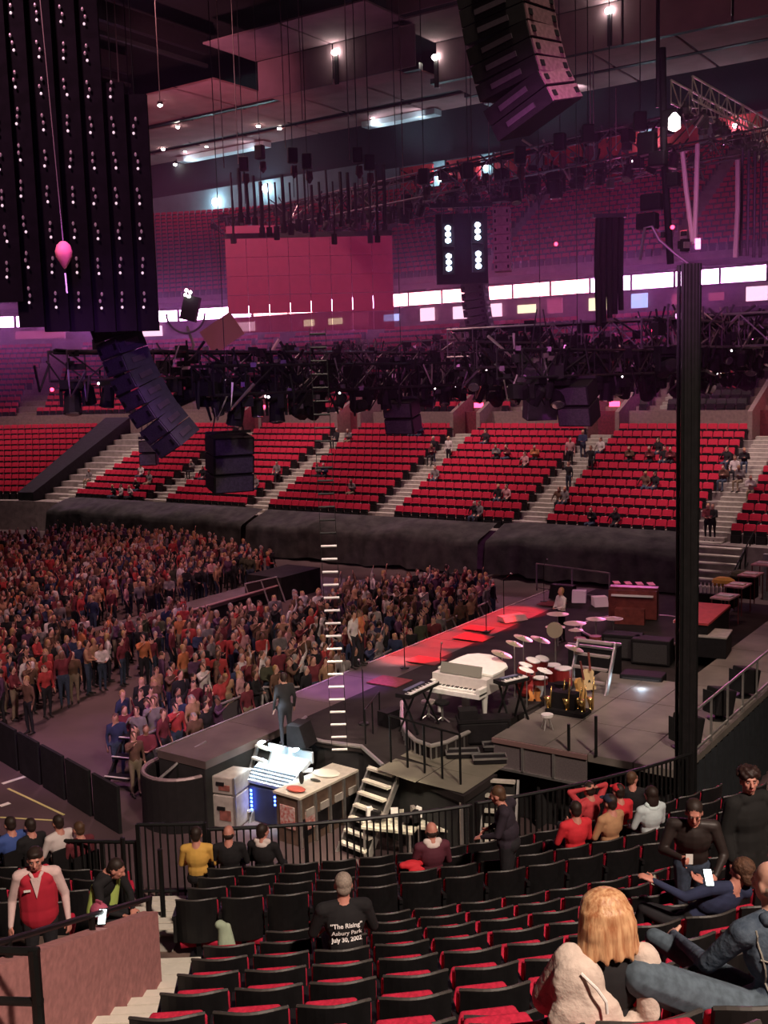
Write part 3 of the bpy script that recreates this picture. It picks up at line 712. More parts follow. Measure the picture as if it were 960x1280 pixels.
drum('tom_drum', (-.28, .52, .70), .17, .22, (.25, -.1, 1)); drum('floor_tom', (.25, .72, .25), .22, .42); drum('floor_tom', (-.15, .95, .25), .2, .40); drum('snare_drum', (.12, -.32, .52), .18, .15)
for x, y, z, r in ((-.72, -.72, 1.25, .27), (-.62, -.25, 1.42, .22), (-.68, .35, 1.42, .25), (-.45, .85, 1.30, .26), (.35, 1.15, 1.1, .25), (.0, -.82, .98, .19), (.45, -.75, 1.0, .2)):
    o = MB().lathe((x, y, z), [(r, 0), (r*.5, .02), (.05, .035), (.04, .06)], 16, axis=(.3, .1, 1)).build('cymbal', CYMB if r > .2 else HEADM, t)
    MB().tube([(x, y, 0), (x, y, z)], .013, 5).build('stand', STEEL, o)
MB().lathe((.5, .05, .42), [(.17, 0), (.18, .08)], 12).build('stool_seat', CASEB, t); MB().tube([(.5, .05, 0), (.5, .05, .43)], .03, 6).build('stool_post', STEEL, t)
# gong-like round drum and percussion table further back
p = gp(700, 800, ST+.9); p.z = ST+.04; t = thing('percussion_set', 'cluster of pale percussion drums and cymbals behind the kit', 'percussion', p)
for i, (x, y, z, r) in enumerate(((-.9, 1.6, .8, .3), (-.5, 2.1, .85, .34), (.0, 2.5, .95, .30), (-1.2, 2.4, 1.0, .34), (-.2, 1.5, .8, .22), (.35, 3.0, .9, .3))):
    MB().lathe((x, y, z), [(r, 0), (r*.5, .03), (.05, .06)], 14).build('cymbal', mat('pink_bronze', (.75, .52, .50), .35, .4), t); MB().tube([(x, y, 0), (x, y, z)], .016, 5).build('stand', STEEL, t)
for x, y in ((.2, .9), (.5, 1.3)): MB().lathe((x, y, .0), [(.15, 0), (.2, .4), (.17, .75)], 12).build('conga', WOODR, t)
MB().lathe((-.2, .1, 1.1), [(.23, 0), (.23, .05)], 18, axis=(.2, -1, .25)).build('gong', CYMB, t); MB().tube([(-.2, .12, 0), (-.2, .12, 1.1)], .02, 6).build('stand', STEEL, t)
# ---- brass instrument stand on the corner of the grey deck
p = gp(708, 893, Z2)
t = thing('horn_stand', 'dark stand holding gold horns on the grey deck', 'instrument stand', p)
MB().box((0, .1, .06), (.95, .5, .1)).build('base', CASEB, t); MB().box((-.1, .15, .3), (.6, .3, .4)).build('rack', CASEB, t)
for i, (x, y) in enumerate(((-.4, -.05), (-.2, .25), (.05, .0), (.25, .2), (.42, .05), (.5, .35))):
    h = .55 + .12*(i % 3)
    MB().tube([(x, y, .1), (x+.02, y, .1+h*.5), (x+.05, y, .1+h)], [.035, .022, .014], 8).lathe((x-.06, y, .12), [(.02, 0), (.04, .12), (.09, .26)], 10).tube([(x, y, .12), (x-.03, y, .07), (x-.06, y, .12)], .03, 8).build('horn', GOLD, t, smooth=True)
p = gp(684, 912, Z2); t = thing('tall_stool', 'small pale stool with scattered bits beside the horn stand', 'stool', p, 0, 'stools')
MB().lathe((0, 0, .3), [(.13, 0), (.14, .06)], 12).build('seat', HEADM, t)
for k in range(4): MB().tube([(.05*math.cos(k*1.57), .05*math.sin(k*1.57), .3), (.15*math.cos(k*1.57), .15*math.sin(k*1.57), .01)], .014, 5).build('leg', STEEL, t)
# acoustic guitars on stands beside the drums
for k, (px, py, lab, m) in enumerate(((668, 892, 'orange guitar on a stand between drums and horn stand', mat('orange_wood', (.62, .24, .07), .35)), (738, 868, 'pale guitar on a stand under the steel steps', mat('pale_wood', (.70, .52, .28), .35)), (730, 880, 'small amber guitar beside the pale one', mat('amber_wood', (.66, .36, .10), .35)))):
    p = gp(px, py, Z2 if k else ST+.04); t = thing('guitar', lab, 'guitar', p, R(20+30*k))
    o = MB().prism([(-.17, .08), (.17, .08), (.19, .22), (.12, .36), (.15, .52), (.08, .6), (-.08, .6), (-.15, .52), (-.12, .36), (-.19, .22)], -.04, .04).build('body', m, t); o.rotation_euler[0] = R(80)
    o.location = (0, .05, .02)
    MB().bar((0, .0, .6), (0, .10, 1.05), .05, .025).build('neck', WOODR, t); MB().bar((-.12, .14, .01), (0, .05, .35), .025).bar((.12, .14, .01), (0, .05, .35), .025).build('stand_leg', BLACKRAIL, t)
# ---- steel step unit
def step_unit(name, lab, p, rot, wd, n, rise, run, m_tread, m_side, z0=0, thick=.05, grp=None, lean=True):
    t = thing(name, lab, 'steps', p, rot, grp)
    for i in range(n): MB().box((0, run*(i+.5), rise*(i+1)-thick/2), (wd-.1, run*.85, thick)).build('tread', m_tread, t)
    for s in (-1, 1):
        MB().add([(s*wd/2-.025, -.02, 0), (s*wd/2+.025, -.02, 0), (s*wd/2+.025, n*run, n*rise), (s*wd/2-.025, n*run, n*rise), (s*wd/2-.025, .14, 0), (s*wd/2+.025, .14, 0), (s*wd/2+.025, n*run, n*rise-.22), (s*wd/2-.025, n*run, n*rise-.22)],
            [(0,1,2,3), (4,7,6,5), (0,3,7,4), (1,5,6,2), (0,4,5,1), (3,2,6,7)]).build('stringer', m_side, t)
    return t
step_unit('step_unit', 'small steel step unit with pale sides at the dark back of the grey deck', gp(733, 866, Z2), 0, 1.0, 4, .3, .16, mat('grey_tread', (.30, .26, .24), .7), STEEL)
t = thing('equipment_frame', 'dark equipment frame standing behind the steel steps', 'frame', gp(738, 850, ST+.04))
MB().box((0, .3, .45), (1.3, .6, .9)).build('body', CASEB, t); MB().bar((-.65, 0, .93), (.65, 0, .93), .06).bar((-.65, .6, .93), (.65, .6, .93), .06).build('rail', STEEL, t)
# ---- round back riser with the red organ
c = gp(790, 795, ST+.5)
t = thing('organ_riser', 'dark round fronted riser carrying the red organ', 'riser', (c.x, c.y+1.1, ST+.03))
MB().lathe((0, 0, 0), [(1.95, 0), (1.95, .42), (1.9, .47)], 32).build('deck', DECK, t)
MB().tube([(1.95*math.cos(2*PI*k/32), 1.95*math.sin(2*PI*k/32), .45) for k in range(33)], .04, 6, caps=False).build('rim', mat('riser_rim', (.28, .22, .2), .4, .5), t)
p = gp(792, 772, ST+.5)
t = thing('organ', 'red brown organ cabinet with two keyboards and red sheets on top', 'organ', (p.x, p.y, ST+.5), R(14))
MB().box((0, 0, .48), (1.5, .6, .9)).build('cabinet', WOODR, t); MB().box((0, -.30, .78), (1.3, .22, .05)).build('lower_keys', IVORY, t); MB().box((0, -.16, .90), (1.3, .2, .05)).build('upper_keys', IVORY, t)
MB().box((0, .12, .96), (1.5, .36, .06)).build('top', WOODR, t)
for k in range(4): o = MB().box((-.55+.36*k, .10, 1.10), (.20, .46, .02), rz=.3).build('sheet', mat('red_sheet', (.75, .20, .22), .6), t); o.rotation_euler[0] = 0
MB().box((0, -.85, .24), (.9, .3, .48)).build('bench', WOODR, t)
for k, (px, py, lab) in enumerate(((775, 808, 'dark cabinet below the organ riser, nearer the steps'), (812, 815, 'dark cabinet below the organ riser, beside the tower'), (800, 850, 'low black rack with blue lamps behind the grey deck'))):
    p = gp(px, py+18, ST+.04); t = thing('backline_cabinet', lab, 'cabinet', p, R(8), 'backline cabinets')
    o = MB().box((0, .35, .38 if k < 2 else .25), (1.1, .6, .72 if k < 2 else .45)).build('body', CASEB, t); soften(o, .03)
    MB().box((0, .04, .36 if k < 2 else .25), (.95, .02, .55 if k < 2 else .32)).build('grille', mat('dark_grille', (.05, .045, .045), .9, noise=.5, scale=60), t)
    if k == 2:
        for q in range(4): MB().ell((-.3+.2*q, .02, .3), (.035, .02, .035), 6, 4).build('lamp', mat('blue_led', (.02, .05, .4), .4, emit=(.06, .16, 1), es=9), t)
t = thing('lamp_cup', 'small bright white lamp on the floor of the dark backline pit', 'lamp', gp(802, 862, ST+.04)); MB().lathe((0, 0, 0), [(.09, 0), (.07, .14), (.11, .2)], 10).build('shade', mat('white_lamp_cup', (.9, .95, .95), .5, emit=(.8, 1, 1), es=3), t)
point('pit_lamp_light', gp(802, 856, ST+.5), 6, (.6, .8, 1), .1)
# ---- long flight case table with a red top, and cases
p = gp(866, 815, Z2); t = thing('long_case', 'long black case with a red cloth top beside the tower', 'case', (p.x, p.y+.4, Z2+.0), R(4))
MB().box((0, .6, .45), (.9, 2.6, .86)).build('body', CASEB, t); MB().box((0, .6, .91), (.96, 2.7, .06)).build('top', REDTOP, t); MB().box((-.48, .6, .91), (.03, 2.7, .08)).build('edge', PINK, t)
p = gp(884, 822, Z2); t = thing('flight_case', 'low black flight case with a pale lid edge right of the tower', 'case', p, R(8))
o = MB().box((0, .5, .28), (1.0, 1.0, .56)).build('body', CASEB, t); MB().box((0, .5, .585), (1.03, 1.03, .04)).build('lid', CASE, t)
# ---- tall thin legged tables with pink tops
for k, (px, py, lab) in enumerate(((906, 768, 'nearest pink topped tall table by the side wall'), (922, 752, 'second pink topped tall table by the side wall'), (938, 737, 'third pink topped tall table by the side wall'), (954, 722, 'farthest pink topped tall table by the side wall'))):
    p = gp(px, py+14, Z2); t = thing('tall_table', lab, 'table', p, R(-4), 'pink topped tall tables')
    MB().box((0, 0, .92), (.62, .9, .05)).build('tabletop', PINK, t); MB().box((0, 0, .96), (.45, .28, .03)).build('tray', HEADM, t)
    for sx in (-1, 1):
        for sy in (-1, 1): MB().box((sx*.27, sy*.4, .45), (.03, .03, .9)).build('leg', mat('dark_red_leg', (.2, .04, .05), .6), t)
p = gp(885, 768, Z2); t = thing('bottle_crate', 'dark crate topped by a row of white bottles', 'crate', (p.x, p.y+.6, Z2), 0)
MB().box((0, 0, .3), (.95, .5, .58)).build('body', CASEB, t)
for k in range(7):
    o = MB().lathe((p.x-.4+.13*k, p.y+.5, Z2+.6), [(.05, 0), (.055, .22), (.02, .28), (.022, .34)], 8).build('bottle', HEADM); tag(o, f'white bottle on the dark crate, {ORD[k+1]} from the tower', 'bottle', 'white bottles')
t = thing('yellow_bundle', 'orange yellow covered bundle behind the white bottles', 'bundle', (p.x+.05, p.y+1.5, Z2)); MB().box((0, 0, .35), (.8, .5, .7)).build('case', CASEB, t)
MB().ell((0, 0, .8), (.42, .28, .2), 10, 6).build('cover', mat('amber_cover', (.80, .50, .10), .7), t)
t = thing('green_bundle', 'dull green bundle on a case beside the yellow one', 'bundle', (p.x+.2, p.y+3.2, Z2)); MB().box((0, 0, .35), (.9, .6, .7)).build('case', CASEB, t)
MB().ell((0, 0, .75), (.5, .3, .22), 10, 6).build('cover', mat('dull_green_cover', (.10, .12, .07), .8), t)
# ---- wedge speakers on the edge of the side deck
for px, py, lab in ((879, 945, 'black speaker at the near end of the steel railing'), (908, 905, 'black speaker in the middle of the steel railing'), (938, 876, 'black speaker at the far end of the steel railing')):
    p = gp(px, py, Z2); t = thing('side_speaker', lab, 'speaker', (-7.35, p.y+.25, Z2+.0), R(-30), 'side deck speakers')
    o = MB().box((0, 0, .42), (.46, .5, .6)).build('cabinet', CASEB, t); o.rotation_euler[0] = R(-12); soften(o, .03)
    MB().lathe((0, 0, .0), [(.22, 0), (.22, .04), (.05, .06), (.05, .16)], 12).build('stand', BLACKRAIL, t); MB().box((0, -.24, .45), (.38, .02, .5)).build('grille', BLACKCLOTH, t)
# ---- wedges, cases and small clutter on the black stage
for k, (px, py, lab, sx, sz, m) in enumerate(((703, 748, 'black wedge speaker at the far end of the stage', .9, .5, CASEB), (724, 752, 'cream box by the far railing', .5, .4, HEADM), (750, 757, 'smaller cream box near the red organ', .5, .32, HEADM), (641, 775, 'low pink gear box on the black stage', .9, .16, PINK), (492, 905, 'black wedge speaker left of the piano riser', .6, .35, CASEB), (378, 930, 'black box on the walkway bend', .55, .5, CASEB))):
    p = gp(px, py, ST+.04); t = thing('gear_box', lab, 'box', p, R(20*k), 'small stage gear')
    o = MB().add([(-sx/2, -.25, 0), (sx/2, -.25, 0), (sx/2, .25, 0), (-sx/2, .25, 0), (-sx/2, -.08, sz), (sx/2, -.08, sz), (sx/2, .25, sz), (-sx/2, .25, sz)], [(3,2,1,0), (4,5,6,7), (0,1,5,4), (1,2,6,5), (2,3,7,6), (3,0,4,7)]).build('body', m, t)
    MB().box((0, .26, sz*.5), (.2, .03, .05)).build('handle', STEEL, t)
# ---- microphone stands
for k, (px, py, lab) in enumerate(((506, 835, 'microphone stand on the walkway near the bright bend'), (630, 772, 'microphone stand on the walkway, farther one'), (608, 790, 'microphone stand behind the red beam'), (680, 752, 'microphone stand close to the far railing'), (552, 880, 'microphone stand at the piano'), (455, 905, 'microphone stand on the rounded stage corner'))):
    p = gp(px, py, ST+.05); t = thing('microphone_stand', lab, 'mic stand', p, .5*k, 'microphone stands')
    MB().lathe((0, 0, 0), [(.14, 0), (.13, .025), (.02, .04)], 10).build('base', BLACKRAIL, t); MB().tube([(0, 0, .03), (0, 0, 1.35)], .014, 6).build('pole', BLACKRAIL, t)
    MB().tube([(0, 0, 1.33), (.22, 0, 1.5)], .011, 5).build('boom', BLACKRAIL, t); MB().ell((.26, 0, 1.53), (.05, .03, .03), 6, 5).build('microphone', STEEL, t)

# ================================================================== IN FRONT OF THE STAGE
# crowd barricades
BARR = mat('barricade_steel', (.50, .45, .44), .4, .6, noise=.2)
def barricade(lab, p, q, grp='crowd barricades'):
    p, q = Vector(p), Vector(q); t = thing('crowd_barricade', lab, 'barricade', p, 0, grp); d = q-p; n = max(2, int(d.length/.75))
    MB().tube([(0, 0, 1.12), d + Vector((0, 0, 1.12))], .035, 6).build('top_rail', BARR, t)
    nn = Vector((d.y, -d.x, 0)).normalized()*.5
    for i in range(n+1): c = d*i/n; MB().bar(c + Vector((0, 0, 1.1)), c + nn + Vector((0, 0, .03)), .06, .04).build('brace', BARR, t)
    MB().add([Vector((0, 0, .05)), d + Vector((0, 0, .05)), d + Vector((0, 0, 1.05)), Vector((0, 0, 1.05))], [(0,1,2,3)]).build('panel', mat('barricade_panel', (.10, .085, .085), .6, .3), t)
def bz(px, py, z=1.12): p = gp(px, py, z); return (p.x, p.y, 0)
barricade('steel crowd barricade nearest the round pit', bz(172, 922), bz(240, 895)); barricade('steel crowd barricade with slanting braces along the walkway', bz(241, 894), bz(328, 860))
barricade('short steel barricade where the fence turns to the walkway', bz(329, 859), bz(392, 859)); 
barricade('far steel barricade along the walkway', bz(450, 832), bz(520, 797)); barricade('farthest steel barricade along the walkway', bz(528, 790), bz(610, 752))
barricade('steel barricade at the end of the audience catwalk', bz(305, 708, 1.9), bz(345, 700, 1.9))
# audience catwalk
a, b, c, d = gp(365, 706, 1.1), gp(364, 722, 1.1), gp(120, 790, 1.1), gp(112, 770, 1.1)
t = thing('audience_catwalk', 'low catwalk deck running through the floor audience', 'catwalk', (0, 0, 0))
poly = [(-32.7, 39.6), (-31.3, 39.4), (-30.9, 26.2), (-32.3, 26.4)]
plate('deck', poly, .55, .7, DECKW, t); plate('skirt', [(-32.6, 39.5), (-31.4, 39.3), (-31.0, 26.3), (-32.2, 26.5)], 0, .55, SKIRT, t); MB().box((-32.0, 38.2, .55), (2.0, 2.9, 1.1)).build('end_block', SKIRT, t)
MB().tube([Vector((*p, .72)) for p in poly[1:3]], .05, 6).build('edge_trim', mat('catwalk_edge', (.42, .24, .26), .6), t)
# black barrier wall between floor audience and the service lane
a, b = gp(-30, 886, 1.1), gp(150, 985, 1.1); d = b-a
t = thing('barrier_wall', 'black draped barrier between the audience floor and the service lane', 'barrier', (a.x, a.y, 0))
n = int(Vector((d.x, d.y, 0)).length/1.2)
for i in range(n):
    p = Vector((d.x, d.y, 0))*(i+.5)/n
    MB().box((p.x, p.y, .56), (1.2, .08, 1.1), rz=math.atan2(d.y, d.x)).build('panel', BLACKCLOTH, t)
# steps to the audience floor, black with pale edges
t = step_unit('black_steps', 'small black steps with pale edges at the end of the barrier', gp(150, 990, 0) + Vector((0, -.1, 0)), R(15), .8, 3, .38, .36, CASEB, CASEB)
for i in range(3): MB().box((0, .36*i+.05, .38*(i+1)+.01), (.72, .035, .02)).build('nosing', NOSE, t)
# tape and marks on the service lane floor
TAPE = mat('white_tape', (.80, .78, .68), .8); TAPEY = mat('yellow_tape', (.62, .58, .22), .8)
def strip(lab, p, q, wd, m):
    p, q = gp(*p, 0), gp(*q, 0); d = q-p
    o = MB().box((0, 0, .008), (d.length, wd, .01)).build('floor_tape', m, None, (p+q)/2); o.rotation_euler[2] = math.atan2(d.y, d.x); tag(o, lab, 'tape', 'floor tape')
strip('long white floor tape by the barrier', (3, 980), (31, 971), .12, TAPE); strip('white floor tape at the picture edge', (0, 1008), (12, 1004), .14, TAPE); strip('short white floor tape near the steps', (121, 999), (133, 992), .1, TAPE)
strip('white paper scrap on the service lane', (62, 971), (71, 969), .22, TAPE); strip('pale scrap below the barrier', (4, 947), (18, 944), .2, TAPE)
strip('yellow dotted floor line crossing the service lane', (10, 986), (80, 1019), .06, TAPEY)
strip('pale floor line beside the front fence', (0, 1022), (70, 1026), .05, TAPEY)
# ---- lit mixing desk
p = gp(355, 985, 0.0)
t = thing('mixing_desk', 'large mixing desk glowing blue white under work lamps', 'mixing desk', (-15.55, 18.05, 0), 0)
DESK = mat('desk_pale', (.62, .70, .74), .4)
o = MB().box((0, 0, .42), (1.25, .85, .8)).build('cabinet', mat('desk_blue_black', (.03, .04, .10), .5), t)
M = Matrix.Rotation(R(26), 4, 'X')
for k in range(3): MB().box((-.42+.42*k, .0, 1.12), (.41, .92, .1), mtx=M).build('panel', DESK, t); MB().box((-.42+.42*k, .17, 1.26), (.36, .5, .02), mtx=M).build('screen', mat('desk_glow_face', (.3, .4, .45), .4, emit=(.55, .85, 1), es=1.5 if k < 2 else .8), t)  # glowing faces added to brighten the lamp-lit desk panels
mb = MB()
for i in range(24):
    for j in range(4): mb.box((-.60+.052*i, -.38+.09*j, 1.005+.045*j), (.025, .05, .03))
stuff(mb.build('faders', mat('desk_faders', (.12, .16, .2), .5), t))
MB().box((0, .48, 1.40), (1.3, .06, .26)).build('meter_bridge', DESK, t)
for k in range(6): MB().box((-.4, -.49, .3+.09*k), (.05, .02, .05)).build('led', mat('blue_led', (0, 0, 0)), t)
for k in range(3): MB().ell((.3, -.49, .55+.09*k), (.03, .02, .03), 6, 4).build('led', mat('blue_led', (0, 0, 0)), t)
for s in (-1, 1): MB().tube([(s*.6, .55, 1.2), (s*.6, .5, 1.6), (s*.5, .1, 1.72)], .015, 6).build('lamp_arm', BLACKRAIL, t); MB().ell((s*.5, .05, 1.70), (.07, .12, .03), 8, 4).build('lamp', mat('desk_lamp', (1, 1, 1), .5, emit=(.75, .92, 1), es=25), t)
spot('desk_lamp_light', (-15.55, 17.6, 4.4), (-15.55, 18.05, 1), 1100, (.68, .88, 1), 34, .6, .1)
o = MB().box((-14.95, 18.3, 1.17), (.34, .24, .03), rz=.6).build('laptop_lid', DESK); tag(o, 'open pale laptop on the far corner of the mixing desk', 'laptop')
# ---- grey road cases stacked by the desk
p = gp(277, 1035, 0)
for k, (z, h, lab) in enumerate(((0, .78, 'lower grey road case of the stack left of the desk'), (.79, .42, 'top grey road case of the stack left of the desk'))):
    t = thing('road_case', lab, 'road case', (p.x-.05, p.y+.35, z), R(12), 'stacked road cases')
    o = MB().box((0, 0, h/2), (.72, .72, h-.01)).build('body', CASE, t); soften(o, .03)
    for s in (-1, 1): MB().box((s*.35, -.35, h/2), (.05, .05, h)).build('corner_trim', STEEL, t)
    MB().box((0, -.37, h*.6), (.2, .03, .08)).build('handle', CASEB, t); MB().box((.1, -.365, h*.4), (.28, .02, h*.3)).build('label_plate', mat('rust_label', (.30, .10, .08), .7, noise=.4, scale=9), t)
# ---- long pale counter of racks
p, q = Vector((-14.12, 17.05, 0)), Vector((-14.02, 19.0, 0)); d = Vector((q.x-p.x, q.y-p.y, 0)); ang = math.atan2(d.y, d.x)
t = thing('rack_counter', 'long pale counter of open racks with posters on its end', 'counter', (p.x, p.y, 0), ang)
L = d.length
for k in range(4):
    x = L*(k+.5)/4
    MB().box((x, .35, .54), (L/4-.03, .68, 1.06)).build('rack', mat('rack_brown', (.16, .10, .07), .7, noise=.4, scale=4), t)
    MB().box((x, -.0, .40), (L/4-.16, .03, .40)).build('opening', CASEB, t); MB().box((x+.05, -.03, .72), (L/4-.22, .04, .16)).build('drawer', CASE, t)
for k in range(5): MB().box((L*k/4, -.01, .54), (.06, .07, 1.06)).build('post', STEEL, t)
MB().box((L/2, .35, 1.11), (L+.06, .78, .05)).build('worktop', mat('counter_top', (.62, .56, .46), .6, noise=.15), t)
MB().box((-.012, .35, .62), (.02, .42, .5)).build('poster', mat('poster_pale', (.62, .50, .46), .7, noise=.6, c2=(.45, .10, .08), scale=14), t)
MB().box((.30, -.02, .55), (.30, .02, .42)).build('poster', mat('poster_pale', (0, 0, 0)), t)
for k, (fx, fy, m, lab, sz) in enumerate(((.12, .3, 'red', 'red cloth bundle on the near end of the counter', (.5, .3, .09)), (.30, .45, 'black', 'black lamp on the counter middle', (.12, .12, .3)), (.7, .4, 'cream', 'cream sheet on the far end of the counter', (.7, .5, .04)), (.45, .3, 'dark', 'dark tool on the counter', (.3, .08, .06)))):
    P = Vector((p.x, p.y, 1.14)) + Matrix.Rotation(ang, 3, 'Z') @ Vector((L*fx, fy, 0))
    o = MB().ell((0, 0, sz[2]/2), (sz[0]/2, sz[1]/2, sz[2]/2), 10, 6).build('counter_item', mat('item_'+m, {'red': (.5, .10, .07), 'black': (.02, .02, .02), 'cream': (.75, .72, .6), 'dark': (.05, .05, .04)}[m], .7), None, P); tag(o, lab, 'item', 'things on the counter')
spot('counter_light', (-13.2, 16.2, 6.5), (-14.6, 18.4, .8), 520, (1, .86, .62), 50, .7, .1)
# ---- white stairs to the stage
WST = mat('stair_white', (.66, .62, .52), .6, noise=.15)
DK = mat('stair_gap_black', (.02, .018, .016), .9)
def white_stairs(lab, pb, pt, wd, n):
    """pb: foot of the flight, pt: top of the flight (midpoints of its width)"""
    d = Vector((pt.x-pb.x, pt.y-pb.y, 0)); t = step_unit('white_stairs', lab, pb, math.atan2(d.y, d.x)-PI/2, wd, n, (pt.z-pb.z)/n, d.length/n, WST, STEEL, 0, .05, 'white stage stairs')
    MB().add([(-wd/2+.06, .1, 0), (wd/2-.06, .1, 0), (wd/2-.06, d.length, pt.z-pb.z-.1), (-wd/2+.06, d.length, pt.z-pb.z-.1)], [(0,1,2,3)]).build('backing', DK, t)
white_stairs('white stairs up to the olive deck, beside the blue monitor', Vector((-12.95, 17.25, 0)), Vector((-12.78, 18.3, 1.6)), .85, 7)
white_stairs('white stairs behind the mixing desk', Vector((-16.25, 17.55, 0)), Vector((-16.12, 18.3, 1.55)), .55, 6)
white_stairs('short white stairs under the grey deck corner', Vector((-10.05, 18.25, .0)), Vector((-10.35, 19.1, 1.6)), .7, 6)
# ---- monitor on a stand and bright clutter below the olive deck
p = gp(502, 1040, 0); t = thing('blue_monitor', 'small monitor with a bright cyan screen below the olive deck', 'monitor', (p.x, p.y, 0), TH)
a = gd(502, 1006, math.hypot(p.x, p.y)).z
MB().box((0, 0, a), (.36, .06, .30)).build('casing', CASEB, t); MB().box((0, -.035, a), (.29, .012, .22)).build('screen', mat('cyan_screen', (.1, .5, .6), .4, emit=(.18, .75, 1), es=1.6), t)
MB().tube([(0, .03, 0), (0, .03, a-.1)], .03, 8).build('stand', BLACKRAIL, t); MB().lathe((0, .03, 0), [(.2, 0), (.18, .03), (.03, .05)], 10).build('base', BLACKRAIL, t)
PALE = mat('pale_tabletop', (.72, .68, .55), .6, noise=.5, c2=(.22, .20, .16), scale=7)
for k, (px, py, lab) in enumerate(((476, 1040, 'pale work table full of gear left of the blue monitor'), (530, 1038, 'pale work table full of gear right of the blue monitor'))):
    p = gp(px, py, .7); t = thing('work_table', lab, 'table', (p.x, p.y+.4, 0), R(15), 'work tables')
    MB().box((0, 0, .72), (1.15, .7, .05)).build('tabletop', PALE, t)
    for sx in (-1, 1):
        for sy in (-1, 1): MB().box((sx*.5, sy*.3, .35), (.04, .04, .7)).build('leg', STEEL, t)
    for j in range(7):
        o = MB().box((0, 0, .09), (random.uniform(.08, .2), random.uniform(.06, .15), random.uniform(.06, .32))).build('gear', random.choice([HEADM, CASE, PALE, CASEB]))
        P = Vector((p.x, p.y+.4, .80)) + Matrix.Rotation(R(15), 3, 'Z') @ Vector((-.48+.16*j, random.uniform(-.22, .22), 0)); o.location = P; o.rotation_euler[2] = random.uniform(0, 1)
        tag(o, f'small gear box, {ORD[j+1]} along the lit work table ' + ('left' if k == 0 else 'right') + ' of the blue monitor', 'gear', 'gear on the ' + ('left' if k == 0 else 'right') + ' work table')
spot('work_table_light', (-11.9, 17.2, 1.5), (-11.9, 16.4, .6), 90, (1, .90, .66), 130, .6, .08)
spot('work_table_light', (-11.8, 16.8, 3.2), (-11.9, 17.2, .6), 160, (1, .88, .62), 70, .6, .08)
p = gp(583, 1040, 0); t = thing('blue_light_post', 'black post with a strip of blue lamps under the deck corner', 'lamp post', p)
MB().tube([(0, 0, 0), (0, 0, 1.5)], .05, 8).build('post', BLACKRAIL, t)
for k in range(4): MB().ell((0, -.05, .55+.13*k), (.04, .04, .055), 6, 4).build('lamp', mat('blue_led', (0, 0, 0)), t)
(MB().tube([(0, 0, 0), (0, 0, ST-.1)], .06, 8).build('leg', STEEL, bpy.data.objects['main_stage'], (-10.6, 17.9, 0)))

# ---- rope ladder with pale rungs, from the rig to the stage
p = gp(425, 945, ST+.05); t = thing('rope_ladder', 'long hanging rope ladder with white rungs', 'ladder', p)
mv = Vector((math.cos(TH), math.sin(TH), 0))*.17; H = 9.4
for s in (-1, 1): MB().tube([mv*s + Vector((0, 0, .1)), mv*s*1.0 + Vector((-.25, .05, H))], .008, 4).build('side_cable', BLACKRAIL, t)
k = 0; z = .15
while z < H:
    c = Vector((-.25*z/H, .05*z/H, z)); lit = z < 4.9  # unlit upper rungs get black colour in place of shade
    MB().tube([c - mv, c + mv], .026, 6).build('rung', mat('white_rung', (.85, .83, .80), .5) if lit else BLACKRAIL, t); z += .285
# ---- black tower mast right of the stage
p = gd(857, 985, 19.6); px, py = p.x, p.y
t = thing('tower_mast', 'tall black cable wrapped mast rising beside the grey deck', 'mast', (px, py, 0), TH)
top = gd(870, 330, 19.6).z
for sx in (-1, 1):
    for sy in (-1, 1): MB().tube([(sx*.13, sy*.13, 0), (sx*.14, sy*.13, top)], .035, 6).build('upright', BLACKRAIL, t)
mb = MB(); z = .1
while z < top-.3: mb.bar((-.13, -.13, z), (.13, -.13, z+.3), .02).bar((.13, -.13, z+.3), (.13, .13, z+.6), .02).bar((-.13, .13, z+.3), (-.13, -.13, z+.6), .02); z += .6
stuff(mb.build('lattice', BLACKRAIL, t))
for k, x in enumerate((-.09, -.03, .035, .09)): MB().tube([(x, -.15+.02*k, 0), (x+.01, -.16, top*.5), (x, -.15, top)], .034, 6).build('cable', CASEB, t)
MB().box((0, .02, top/2), (.2, .18, top)).build('cover', BLACKCLOTH, t)
# ---- black drape over the front of the far stand
def cloth(name, lab, t0, t1, sag, sd):
    r = random.Random(sd); ph = [r.uniform(0, 6) for _ in range(6)]
    def f(u, v):
        p, nn = front(t0+(t1-t0)*u); x = (t1-t0)*u
        w = .10*math.sin(x*1.1+ph[0]) + .08*math.sin(x*2.3+ph[1]) + .05*math.sin(x*4.7+ph[2])
        edge = min(1, min(u, 1-u)*(t1-t0)/1.2)
        if v < .35: k = v/.35; off, z = .25-2.0*k, 2.45 + sag*edge - (.35+.6*w)*k - .30*k*k + .12*math.sin(x*.9+ph[4])*k*(1-k)*4
        else: k = (v-.35)/.65; off, z = -1.75-.12*k - .16*math.sin(x*5+ph[3])*k - .5*w*k, 1.9 + sag*edge - .5*w - 1.75*k
        z = max(z, .04)
        return tuple(p + nn*off + Vector((0, 0, z)))
    o = MB().grid(f, int((t1-t0)*3), 12).build(name, DRAPE, None, smooth=True); tag(o, lab, 'drape', 'stand front drapes')
cloth('front_drape', 'black drape over the stand front below the blocks nearest the tower', 23.6, 33.5, .12, 1)
cloth('front_drape', 'black drape over the stand front behind the catwalk end and ladder', 33.9, 49.0, .0, 2)
cloth('front_drape', 'black drape over the stand front behind the thickest floor audience', 49.4, 66.5, .05, 3)
